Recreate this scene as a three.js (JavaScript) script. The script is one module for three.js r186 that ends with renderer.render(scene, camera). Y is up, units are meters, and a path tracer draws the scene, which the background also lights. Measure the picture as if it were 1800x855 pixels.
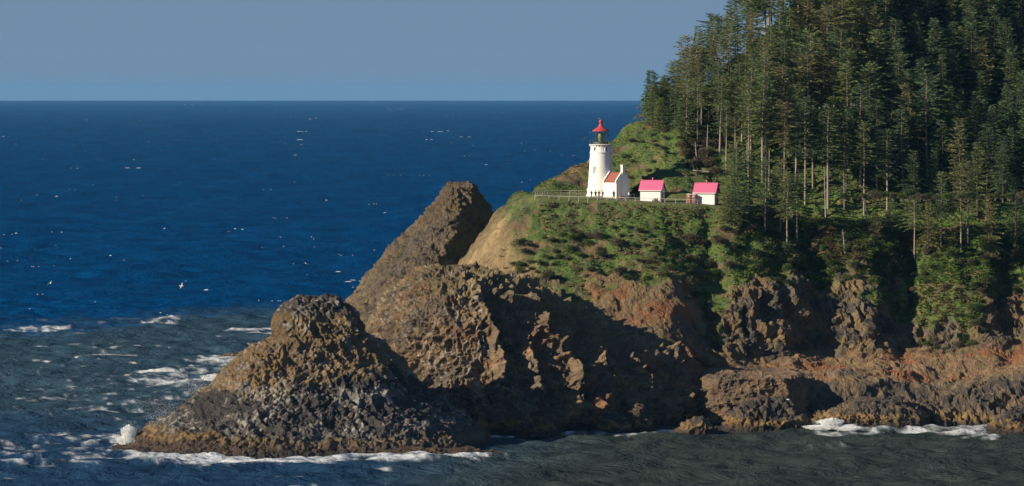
import * as THREE from 'three';
import { mergeGeometries } from 'three/addons/utils/BufferGeometryUtils.js';
import { MarchingCubes } from 'three/addons/objects/MarchingCubes.js';

// ---------------------------------------------------------------- camera, sky, sun, exposure
const F = 8060, EYE = 67.7, HZ = 163;             // focal length in photo pixels, eye height above the sea, eye level row (the sea ends a little below it)
const scene = new THREE.Scene();
const camera = new THREE.PerspectiveCamera(2 * Math.atan(427.5 / F) * 180 / Math.PI, 1800 / 855, 20, 120000);
camera.position.set(0, EYE, 0);
camera.lookAt(0, EYE, -1000);
camera.setViewOffset(1800, 855, 0, 427.5 - HZ, 1800, 855);
camera.updateProjectionMatrix();

const SUN_AZ = 66 * Math.PI / 180, SUN_EL = 21 * Math.PI / 180;   // late sun, to the left and behind the viewer
const sunDir = new THREE.Vector3(-Math.sin(SUN_AZ) * Math.cos(SUN_EL), Math.sin(SUN_EL), Math.cos(SUN_AZ) * Math.cos(SUN_EL));
{
  const W = 1024, Hh = 512, data = new Float32Array(W * Hh * 4);
  const hor = [0.123, 0.190, 0.278], mid = [0.082, 0.136, 0.222], zen = [0.038, 0.074, 0.16];
  for (let j = 0; j < Hh; j++) for (let i = 0; i < W; i++) {
    const el = Math.max(0, ((j + 0.5) / Hh - 0.5) * Math.PI);
    const a = Math.min(1, el / 0.10), b = Math.min(1, Math.max(0, (el - 0.02) / 1.2));
    const k = (j * W + i) * 4, sb = Math.pow(b, 0.7);
    for (let c = 0; c < 3; c++) data[k + c] = (hor[c] * (1 - a) + (hor[c] * 0.45 + mid[c] * 0.55) * a) * (1 - sb) + zen[c] * sb;
    data[k + 3] = 1;
  }
  const sky = new THREE.DataTexture(data, W, Hh, THREE.RGBAFormat, THREE.FloatType);
  sky.mapping = THREE.EquirectangularReflectionMapping; sky.magFilter = THREE.LinearFilter; sky.minFilter = THREE.LinearFilter;
  sky.colorSpace = THREE.LinearSRGBColorSpace; sky.needsUpdate = true;
  scene.background = sky; scene.environment = sky;
}
const sun = new THREE.DirectionalLight(new THREE.Color().setRGB(1, 0.87, 0.67), 4.8);
sun.position.copy(sunDir).multiplyScalar(600).add(new THREE.Vector3(30, 30, -960));
sun.target.position.set(30, 30, -960);
sun.castShadow = true;
Object.assign(sun.shadow.camera, { left: -180, right: 180, top: 150, bottom: -150, near: 50, far: 1300 });
sun.shadow.mapSize.set(4096, 4096);
scene.add(sun, sun.target);
const renderer = new THREE.WebGLRenderer({ antialias: true });
renderer.toneMapping = THREE.LinearToneMapping;
renderer.toneMappingExposure = 1.42;
renderer.shadowMap.enabled = true;
scene.fog = new THREE.FogExp2(new THREE.Color().setRGB(0.20, 0.55, 1.0), 1.6e-5);   // thin sea air

// ---------------------------------------------------------------- helpers
function rng(seed) { let a = seed >>> 0; return () => { a |= 0; a = a + 0x6D2B79F5 | 0; let t = Math.imul(a ^ a >>> 15, 1 | a); t = t + Math.imul(t ^ t >>> 7, 61 | t) ^ t; return ((t ^ t >>> 14) >>> 0) / 4294967296; }; }
const X = (px, d) => (px - 900) / F * d, YH = (py, d) => EYE - (py - HZ) / F * d, SEA = (py) => EYE * F / (py - HZ);
const clamp = (v, a = 0, b = 1) => v < a ? a : v > b ? b : v, mixv = (a, b, t) => a + (b - a) * t;
const sstep = (a, b, v) => { const t = clamp((v - a) / (b - a)); return t * t * (3 - 2 * t); };
const mix3 = (a, b, t) => [a[0] + (b[0] - a[0]) * t, a[1] + (b[1] - a[1]) * t, a[2] + (b[2] - a[2]) * t];
const perm = new Uint8Array(512); { const r = rng(77), p = Array.from({ length: 256 }, (_, i) => i); for (let i = 255; i > 0; i--) { const j = Math.floor(r() * (i + 1)); [p[i], p[j]] = [p[j], p[i]]; } for (let i = 0; i < 512; i++) perm[i] = p[i & 255]; }
const grad = (h, x, y, z) => { h &= 15; const u = h < 8 ? x : y, v = h < 4 ? y : h === 12 || h === 14 ? x : z; return ((h & 1) ? -u : u) + ((h & 2) ? -v : v); };
function noise(x, y, z) {
  const xf = Math.floor(x), yf = Math.floor(y), zf = Math.floor(z), A0 = xf & 255, B0 = yf & 255, C0 = zf & 255;
  x -= xf; y -= yf; z -= zf;
  const u = x * x * x * (x * (x * 6 - 15) + 10), v = y * y * y * (y * (y * 6 - 15) + 10), w = z * z * z * (z * (z * 6 - 15) + 10);
  const A = perm[A0] + B0, AA = perm[A] + C0, AB = perm[A + 1] + C0, B = perm[A0 + 1] + B0, BA = perm[B] + C0, BB = perm[B + 1] + C0;
  const l = mixv;
  return l(l(l(grad(perm[AA], x, y, z), grad(perm[BA], x - 1, y, z), u), l(grad(perm[AB], x, y - 1, z), grad(perm[BB], x - 1, y - 1, z), u), v),
    l(l(grad(perm[AA + 1], x, y, z - 1), grad(perm[BA + 1], x - 1, y, z - 1), u), l(grad(perm[AB + 1], x, y - 1, z - 1), grad(perm[BB + 1], x - 1, y - 1, z - 1), u), v), w);
}
function fbm(x, y, z, n = 4) { let s = 0, a = 0.5; for (let i = 0; i < n; i++) { s += a * noise(x, y, z); x = x * 2.03 + 11.3; y = y * 2.03 + 5.1; z = z * 2.03 + 7.7; a *= 0.5; } return s; }
function ridged(x, y, z, n = 4) { let s = 0, a = 0.5; for (let i = 0; i < n; i++) { const v = 1 - Math.abs(noise(x, y, z)) * 2; s += a * v * v; x = x * 2.07 + 3.3; y = y * 2.07 + 9.1; z = z * 2.07 + 1.7; a *= 0.5; } return s; }
const hash3 = (i, j, k, s) => perm[(perm[(perm[(i & 255)] + j) & 255] + k + s * 37) & 255] / 255;
function worley(x, y, z) {                          // distance to the nearest of scattered points, and that point's own number
  const xi = Math.floor(x), yi = Math.floor(y), zi = Math.floor(z); let best = 9, id = 0;
  for (let i = -1; i <= 1; i++) for (let j = -1; j <= 1; j++) for (let k = -1; k <= 1; k++) {
    const a = xi + i, b = yi + j, c = zi + k, dx = a + hash3(a, b, c, 1) - x, dy = b + hash3(a, b, c, 2) - y, dz = c + hash3(a, b, c, 3) - z, q = dx * dx + dy * dy + dz * dz;
    if (q < best) { best = q; id = hash3(a, b, c, 5); }
  }
  return [Math.sqrt(best), id];
}
const interp = (tab, x) => { if (x <= tab[0][0]) return tab[0][1]; for (let i = 1; i < tab.length; i++) if (x <= tab[i][0]) return mixv(tab[i - 1][1], tab[i][1], (x - tab[i - 1][0]) / (tab[i][0] - tab[i - 1][0])); return tab[tab.length - 1][1]; };

const taken = {};
function numbered(n) { const k = taken[n] = (taken[n] ?? -1) + 1; return k ? `${n}_${String(k).padStart(3, '0')}` : n; }
function finish(o) { o.traverse(c => { if (c.isMesh) { c.castShadow = true; c.receiveShadow = true; } }); return o; }
function tag(o, label, category, group) { o.userData.label = label; o.userData.category = category; if (group) o.userData.group = group; return o; }
function thing(name, label, category, pos = [0, 0, 0], turn = 0, group) { const o = new THREE.Group(); o.name = numbered(name); o.position.set(...pos); o.rotation.y = turn; scene.add(o); return tag(o, label, category, group); }
function part(name, geos, m, parent) { const g = Array.isArray(geos) ? (geos.length > 1 ? mergeGeometries(geos.map(q => q.index ? q.toNonIndexed() : q)) : geos[0]) : geos; const o = new THREE.Mesh(g, m); o.name = name; o.castShadow = o.receiveShadow = true; parent.add(o); return o; }
function single(name, geos, m, label, category, group) { const o = part(numbered(name), geos, m, scene); return tag(o, label, category, group); }
function copy(root, pos, turn, scale, label, group) { const r = root.clone(); r.name = numbered(root.name.replace(/_\d{3}$/, '')); r.userData = { ...root.userData }; r.position.set(...pos); r.rotation.y = turn; r.scale.set(...scale); if (label) r.userData.label = label; if (group) r.userData.group = group; scene.add(r); return r; }
const std = (r, g, b, rough = 0.85, extra = {}) => new THREE.MeshStandardMaterial({ color: new THREE.Color().setRGB(r, g, b), roughness: rough, ...extra });
const box = (w, h, d, x = 0, y = 0, z = 0) => new THREE.BoxGeometry(w, h, d).translate(x, y, z);
function bar(a, b, r0, r1 = r0, n = 6) { const A = new THREE.Vector3(...a), B = new THREE.Vector3(...b), L = A.distanceTo(B); const g = new THREE.CylinderGeometry(r1, r0, L, n, 1); g.translate(0, L / 2, 0); g.applyQuaternion(new THREE.Quaternion().setFromUnitVectors(new THREE.Vector3(0, 1, 0), B.clone().sub(A).normalize())); return g.translate(...a); }
function soup(pos, col) { const g = new THREE.BufferGeometry(); g.setAttribute('position', new THREE.Float32BufferAttribute(pos, 3)); if (col) g.setAttribute('color', new THREE.Float32BufferAttribute(col, 3)); g.computeVertexNormals(); return g; }
function noiseTexture(n, fn, srgb) { const d = new Uint8Array(n * n * 4); for (let j = 0; j < n; j++) for (let i = 0; i < n; i++) { const v = fn(i / n, j / n), k = (j * n + i) * 4; d[k] = d[k + 1] = d[k + 2] = clamp(v) * 255; d[k + 3] = 255; } const t = new THREE.DataTexture(d, n, n); t.wrapS = t.wrapT = THREE.RepeatWrapping; t.magFilter = THREE.LinearFilter; t.minFilter = THREE.LinearMipmapLinearFilter; t.generateMipmaps = true; if (srgb) t.colorSpace = THREE.SRGBColorSpace; t.needsUpdate = true; return t; }
// noise that closes on itself, for tiling textures
const tileNoise = (u, v, f, s) => { const a = u * Math.PI * 2, b = v * Math.PI * 2, r = f / 6.283; return noise(Math.cos(a) * r + s, Math.sin(a) * r + Math.cos(b) * r * 1.01 + 40, Math.sin(b) * r + s * 1.7); };
const grainTex = noiseTexture(512, (u, v) => 0.5 + 0.45 * tileNoise(u, v, 14, 3) + 0.35 * tileNoise(u, v, 37, 9) + 0.3 * tileNoise(u, v, 90, 17));

// ---------------------------------------------------------------- colours of the ground (linear)
const ROCKTAN = [0.235, 0.155, 0.075], ROCKBROWN = [0.155, 0.108, 0.068], ROCKGREY = [0.118, 0.098, 0.082], ROCKDARK = [0.048, 0.042, 0.040], GUANO = [0.42, 0.40, 0.37];
const OCHRE = [0.30, 0.185, 0.06], WEED = [0.085, 0.052, 0.028], REDSOIL = [0.25, 0.095, 0.035], TANSOIL = [0.33, 0.225, 0.12];
const GRASS = [0.095, 0.155, 0.03], GRASSDRY = [0.215, 0.165, 0.07], SCRUB = [0.08, 0.10, 0.032], FLOOR = [0.075, 0.115, 0.028];
const groundMat = new THREE.MeshStandardMaterial({ flatShading: true, vertexColors: true, roughness: 0.95, bumpMap: grainTex, bumpScale: 0.35 });
const rockMat = new THREE.MeshStandardMaterial({ flatShading: true, vertexColors: true, roughness: 0.93, bumpMap: grainTex, bumpScale: 0.3 });

// ---------------------------------------------------------------- headland: profiles from the water over the cliff, the bench and the wooded slope to the back
const COLS = [
  [650, [[958, -6], [962, -6], [966, -6], [970, -6], [975, -6], [980, -6], [985, -6], [990, -6], [995, -6], [1000, -6], [1005, -6], [1012, -6], [1020, -6]]],
  [720, [[945, -5], [952, 0], [956, 2], [960, 4], [968, 7], [975, 9], [983, 11], [989, 12], [994, 12], [998, 12], [1003, 11], [1013, 6], [1030, -5]]],
  [760, [[941, -5], [948, 0], [953, 4], [958, 7], [966, 12], [975, 16], [984, 20], [990, 21.5], [995, 22], [999, 22], [1003, 21], [1016, 11], [1036, -5]]],
  [800, [[937, -5], [945, 0], [950, 5], [956, 9], [965, 15], [975, 20.5], [985, 25.5], [992, 28.4], [996, 29.4], [1000, 29.6], [1004, 29], [1020, 15], [1045, -5]]],
  [860, [[930, -5], [938, 0], [944, 6], [950, 10], [962, 19], [975, 27.5], [986, 34.4], [992, 37], [996, 38.1], [999, 38.4], [1003, 38], [1022, 20], [1050, -5]]],
  [905, [[928, -5], [936, 0], [941, 6], [947, 11], [964, 25], [978, 34], [989, 41.8], [995, 43.8], [998, 44.2], [1002, 44.6], [1006, 44], [1028, 25], [1060, -5]]],
  [940, [[927, -5], [935, 0], [940, 6], [946, 12], [964, 27], [978, 36], [987, 43.4], [990, 45.2], [1001, 45.6], [1006, 46], [1012, 46], [1035, 28], [1070, -5]]],
  [985, [[927, -5], [935, 0], [940, 6], [946, 12], [964, 27.5], [978, 36.5], [988, 44], [990, 45], [1005, 45.4], [1011, 48], [1017, 49.8], [1040, 31], [1078, -5]]],
  [1030, [[926, -5], [934, 0], [939, 6], [945, 12], [964, 28], [978, 37], [988, 44.2], [990, 44.9], [1006, 45.3], [1014, 50], [1022, 52.8], [1045, 35], [1085, -5]]],
  [1100, [[926, -5], [934, 0], [939, 6], [945, 12], [964, 28], [977, 37], [986, 43.9], [988, 44.5], [1005, 44.9], [1016, 53.5], [1029, 60], [1055, 42], [1100, -5]]],
  [1170, [[926, -5], [935, 0], [940, 6], [946, 12], [964, 27.5], [976, 36.5], [984.5, 43.5], [986, 44], [998, 44.3], [1014, 55.5], [1034, 63.5], [1062, 46], [1110, -5]]],
  [1250, [[932, -5], [942, 0], [948, 5], [955, 11], [967, 24], [976.5, 34], [984.5, 43], [986, 43.5], [998, 43.9], [1018, 56], [1042, 71], [1075, 55], [1125, -5]]],
  [1330, [[926, -5], [934, 0], [944, 6], [960, 10.5], [971, 25.5], [980.5, 34.5], [989, 41.6], [990, 42], [997, 42.6], [1024, 60], [1055, 81], [1085, 66], [1135, -5]]],
  [1400, [[924, -5], [934, 0], [944, 8], [966, 11.5], [976, 27], [985, 34], [991.5, 39.7], [993, 40], [1001, 40.7], [1030, 62], [1065, 90], [1095, 75], [1150, -5]]],
  [1500, [[926, -5], [934, 0], [944, 8.2], [968, 12], [982, 28.5], [988.5, 35], [994, 39.3], [996, 39.6], [1004, 40.2], [1034, 64], [1078, 100], [1108, 86], [1160, -5]]],
  [1650, [[927, -5], [935, 0], [946, 8], [970, 11.5], [982, 26], [990, 33.5], [996, 38.4], [998, 38.6], [1006, 39.4], [1048, 67], [1096, 106], [1130, 92], [1180, -5]]],
  [1800, [[924, -5], [933, 0], [946, 8.5], [966, 14], [980, 28], [990, 35], [998, 39], [1000, 39.2], [1010, 40.5], [1064, 71], [1118, 112], [1150, 98], [1205, -5]]],
  [2000, [[920, -5], [930, 0], [946, 9], [964, 17], [976, 31], [990, 38], [1002, 42], [1004, 42.5], [1020, 47], [1090, 85], [1150, 120], [1190, 104], [1250, -5]]],
  [2350, [[916, -5], [926, 0], [944, 9], [964, 18], [978, 33], [994, 41], [1010, 46], [1014, 47], [1035, 55], [1120, 100], [1200, 130], [1240, 110], [1310, -5]]],
];
const BUTTRESS = [[1200, 0], [1228, 2], [1246, 3], [1262, 0], [1290, -2], [1340, -3], [1400, -2], [1420, 0], [1445, 2], [1465, -1], [1500, -2.5], [1540, -3], [1562, 1], [1580, 5], [1596, 5], [1612, 2], [1640, 0], [1690, -3], [1728, -1.5], [1745, 1], [1765, 6], [1790, 5.5], [1815, 0], [1850, -4], [1950, 2], [2100, -3], [2350, 0]];
const SEG = [4, 26, 44, 60, 48, 44, 7, 20, 44, 54, 10, 8];
const ROWS = SEG.reduce((a, b) => a + b, 0) + 1;
const colPx = []; for (let p = 650; p < 1850; p += 2.3) colPx.push(p); for (let p = 1850; p <= 2350; p += 12) colPx.push(p);
const NC = colPx.length;
const rowZone = new Float32Array(ROWS); { let r = 0; for (let s = 0; s < SEG.length; s++) for (let i = 0; i < SEG[s]; i++) rowZone[r++] = s + i / SEG[s]; rowZone[r] = SEG.length; }
const G = new Float32Array(NC * ROWS * 3), RK = new Float32Array(NC * ROWS);
{
  const D = new Float32Array(NC * ROWS), Hh = new Float32Array(NC * ROWS);
  const hermite = (k, row, c, px) => {              // smooth between the neighbouring profiles
    const p = i => COLS[clamp(i, 0, COLS.length - 1)], x0 = p(k)[0], x1 = p(k + 1)[0], t = clamp((px - x0) / (x1 - x0)), v = i => p(i)[1][row][c];
    const m = i => (v(i + 1) - v(i - 1)) / Math.max(1, p(i + 1)[0] - p(i - 1)[0]), h = x1 - x0, m0 = m(k) * h, m1 = m(k + 1) * h, t2 = t * t, t3 = t2 * t;
    return (2 * t3 - 3 * t2 + 1) * v(k) + (t3 - 2 * t2 + t) * m0 + (-2 * t3 + 3 * t2) * v(k + 1) + (t3 - t2) * m1;
  };
  const wB = [0, 0, 0.1, 0.75, 1, 0.75, 0.25, 0.1, 0, 0, 0, 0, 0];
  for (let c = 0; c < NC; c++) {
    let k = 0; while (k < COLS.length - 2 && COLS[k + 1][0] <= colPx[c]) k++;
    const pr = COLS[0][1].map((_, r) => [hermite(k, r, 0, colPx[c]), hermite(k, r, 1, colPx[c])]);
    for (let r = 0; r < ROWS; r++) { const s = Math.min(SEG.length - 1, Math.floor(rowZone[r])), t = rowZone[r] - s, hh = mixv(pr[s][1], pr[s + 1][1], t), wp = 34 * noise(hh / 8, colPx[c] / 70, 3.7) + 14 * noise(hh / 3, colPx[c] / 25, 8.1); Hh[c * ROWS + r] = hh; D[c * ROWS + r] = mixv(pr[s][0], pr[s + 1][0], t) + mixv(wB[s], wB[s + 1], t) * interp(BUTTRESS, colPx[c] + wp); }
    for (let pass = 0; pass < 6; pass++) for (const A of [D, Hh]) { let prev = A[c * ROWS]; for (let r = 1; r < ROWS - 1; r++) { const cur = A[c * ROWS + r], z = rowZone[r], w = z > 6.6 && z < 8.1 ? 0 : 0.5; A[c * ROWS + r] = cur * (1 - w) + w * 0.5 * (prev + A[c * ROWS + r + 1]); prev = cur; } }
  }
  const base = new Float32Array(NC * ROWS * 3);
  for (let c = 0; c < NC; c++) for (let r = 0; r < ROWS; r++) { const k = c * ROWS + r; base[k * 3] = X(colPx[c], D[k]); base[k * 3 + 1] = Hh[k]; base[k * 3 + 2] = -D[k]; }
  const idx = []; for (let c = 0; c < NC - 1; c++) for (let r = 0; r < ROWS - 1; r++) { const a = c * ROWS + r, b = a + ROWS; idx.push(a, b, a + 1, b, b + 1, a + 1); }
  const g = new THREE.BufferGeometry(); g.setAttribute('position', new THREE.BufferAttribute(base, 3)); g.setIndex(idx); g.computeVertexNormals();
  const N = g.attributes.normal.array, col = new Float32Array(NC * ROWS * 3), uv = new Float32Array(NC * ROWS * 2);
  // rock shows below this height (x in photo columns at 1 km, height in metres)
  const ROCKTOP = [[650, 40], [880, 24], [930, 25], [1000, 26], [1040, 29], [1100, 29], [1180, 29], [1215, 27], [1235, 21], [1265, 18], [1295, 26], [1340, 28], [1400, 27.5], [1425, 24], [1460, 27], [1500, 30], [1540, 28], [1560, 24], [1600, 20], [1640, 16], [1665, 21], [1700, 15], [1745, 21], [1790, 24], [1830, 16], [2350, 18]];
  for (let c = 0; c < NC; c++) for (let r = 0; r < ROWS; r++) {
    const k = c * ROWS + r, z = rowZone[r], px = colPx[c];
    let x = base[k * 3], y = base[k * 3 + 1], zz = base[k * 3 + 2];
    const n1 = fbm(x / 9, y / 9, zz / 9, 3), n2 = fbm(x / 2.7 + 30, y / 2.7, zz / 2.7, 3);
    const rk = sstep(2.5, -2.5, y + n1 * 16 + n2 * 6 - interp(ROCKTOP, px)) * (z < 6 ? 1 : 0);
    const bench = sstep(5.9, 6.5, z) * (1 - sstep(8.0, 8.3, z)) * sstep(905, 950, px) * (1 - sstep(1290, 1350, px));
    const wild = (1 - bench) * sstep(650, 700, px);
    // rock: ribs that run up the face, then blocks, then knobs
    const rib = ridged(x / 11, y / 26, zz / 11, 3) - 0.45, blk = ridged(x / 4.2 + 9, y / 5.5, zz / 4.2, 3) - 0.4, w1 = worley(x / 1.9, y / 2.4, zz / 1.9), w2 = worley(x / 0.9, y / 0.9, zz / 0.9), wb = worley((x + n2 * 2) / 4 + 30, (y + n1 * 6) / 7, zz / 4);
    RK[k] = rk; const calm = z < 3.1 && px > 1225 ? mixv(1, 0.35, sstep(1.2, 1.9, z)) : 1;
    const earth = px < 1245 ? 0.3 + 0.7 * sstep(1215, 1245, px) : 1;
    let disp = rk * 0.6 + rk * calm * earth * (rib * 2.6 + blk * 0.9 + fbm(x / 1.5, y / 1.9, zz / 1.5, 3) * 1.5 + (wb[1] - 0.5) * 2.0 + (w1[1] - 0.5) * 0.8 + (0.55 - w1[0]) * 0.5 + (0.5 - w2[0]) * 0.5);
    disp += (1 - rk) * (fbm(x / 8, y / 8, zz / 8, 3) * 2.4 + n2 * 0.9);
    if (z > 1.2 && z < 3.1) disp += (fbm(x / 16 + 5, 3, zz / 16, 2) * 4.5 + ridged(x / 7, 2, zz / 9, 2) * 0.9 - 0.4) * sstep(1230, 1270, px) * sstep(1.2, 1.8, z);
    disp *= wild * sstep(0, 0.8, z + 0.4);
    x += N[k * 3] * disp; y += N[k * 3 + 1] * disp; zz += N[k * 3 + 2] * disp;
    G[k * 3] = x; G[k * 3 + 1] = y; G[k * 3 + 2] = zz;
    uv[k * 2] = (px * 0.124) / 6; uv[k * 2 + 1] = (r * 0.33) / 6;
    // what covers the ground there
    const f1 = fbm(x / 6 + 50, y / 6, zz / 6, 4), f2 = fbm(x / 1.6, y / 1.6 + 20, zz / 1.6, 3), f3 = noise(x / 0.5, y / 0.5, zz / 0.5);
    let rock = mix3(mix3(ROCKBROWN, ROCKTAN, sstep(-0.15, 0.35, f1 + f2 * 0.5)), ROCKGREY, sstep(0.0, 0.3, -f1 + n1 * 0.6));
    rock = mix3(rock, ROCKDARK, 0.75 * sstep(0.55, 0.8, w1[1] + f2 * 0.3) + 0.0);
    rock = mix3(rock, GRASSDRY, 0.6 * sstep(0.05, 0.3, f2 + N[k * 3 + 1] * 0.25 - 0.1));
    if (px > 1000 && px < 1235) rock = mix3(rock, mix3(ROCKTAN, REDSOIL, sstep(-0.1, 0.25, f1 + f2 * 0.5)), 0.75 * sstep(14, 24, y + f1 * 10));
    if (px > 1228) {                                // low shelf: bare lava below, red earth and turf on its mounds
      const m = sstep(1.95, 2.25, z + f1 * 0.5) * (1 - sstep(2.85, 3.1, z));
      rock = mix3(rock, mix3(mix3([0.23, 0.135, 0.075], GRASSDRY, sstep(0.0, 0.3, f2)), REDSOIL, sstep(0.0, 0.16, f1 + fbm(x / 18, 2, zz / 18, 2) * 0.6)), 0.8 * m);
      if (z < 1.9) rock = mix3(rock, mix3(ROCKDARK, ROCKBROWN, sstep(-0.2, 0.3, f2 + f1)), 0.65);
    }
    rock = mix3(rock, mix3(OCHRE, WEED, sstep(-0.2, 0.2, f2)), 0.8 * sstep(2.6, 1.4, y + f2 * 1.5));
    rock = mix3(rock, [0.03, 0.026, 0.022], sstep(0.9, 0.4, y + f2 * 0.6));
    let soil = mix3(mix3(GRASS, SCRUB, sstep(-0.1, 0.25, f1)), GRASSDRY, 0.8 * sstep(0.05, 0.35, f2 + n1 * 0.5));
    soil = mix3(soil, [0.20, 0.125, 0.07], 0.8 * sstep(0.12, 0.3, fbm(x / 7 + 90, y / 7, zz / 7, 3) + f2 * 0.3));
    if (z > 8.2 && px > 1200) soil = mix3(soil, mix3(FLOOR, GRASSDRY, 0.5 * sstep(0.1, 0.4, f2)), 0.7);
    const tan = sstep(3, -3, (px - interp([[22, 950], [30, 925], [38, 895], [42, 885], [46, 850]], y)) / 8 + f1 * 7 + f2 * 3);
    let cc = mix3(soil, rock, rk);
    cc = mix3(cc, mix3(TANSOIL, GRASSDRY, 0.7 * sstep(0.0, 0.3, f2 + f1 * 0.4)), tan * (z < 9.5 ? 0.9 : 0.2));
    const ridgeTan = sstep(0.8, 0.2, Math.abs(z - 9.6 + f2 * 0.5)) * sstep(950, 975, px) * (1 - sstep(1035, 1060, px));
    cc = mix3(cc, mix3(TANSOIL, ROCKBROWN, sstep(0, 0.2, f2)), 0.85 * ridgeTan);
    if (bench > 0.5) { const path = sstep(0.15, 0.35, z - 6.75 + f2 * 0.15) * (1 - sstep(7.15, 7.3, z + f2 * 0.1)) * sstep(1040, 1060, px + f2 * 30); cc = mix3(mix3(GRASS, GRASSDRY, 0.35 + f2 * 0.6), [0.17, 0.15, 0.13], path); }
    const gr = 1 + 0.35 * f3; col[k * 3] = cc[0] * gr; col[k * 3 + 1] = cc[1] * gr; col[k * 3 + 2] = cc[2] * gr;
  }
  g.setAttribute('position', new THREE.BufferAttribute(G, 3)); g.setAttribute('color', new THREE.BufferAttribute(col, 3)); g.setAttribute('uv', new THREE.BufferAttribute(uv, 2)); g.deleteAttribute('normal');
  const hl = part('headland', g, groundMat, scene); hl.userData.kind = 'structure';
}
// the ground under a point: photo column px, distance d, searched from row zone z0 on
function ground(px, d, z0 = 3) {
  let c = 0; while (c < NC - 2 && colPx[c + 1] < px) c++;
  const t = clamp((px - colPx[c]) / (colPx[c + 1] - colPx[c]));
  for (let r = 0; r < ROWS - 1; r++) {
    if (rowZone[r] < z0) continue;
    const k = c * ROWS + r, q = k + ROWS, d0 = -mixv(G[k * 3 + 2], G[q * 3 + 2], t), d1 = -mixv(G[k * 3 + 5], G[q * 3 + 5], t);
    if (d0 <= d && d1 > d) { const s = (d - d0) / (d1 - d0); return mixv(mixv(G[k * 3 + 1], G[q * 3 + 1], t), mixv(G[k * 3 + 4], G[q * 3 + 4], t), s); }
  }
  return YH(350, d);
}
const spot = (px, d, z0) => [X(px, d), ground(px, d, z0), -d];

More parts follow.
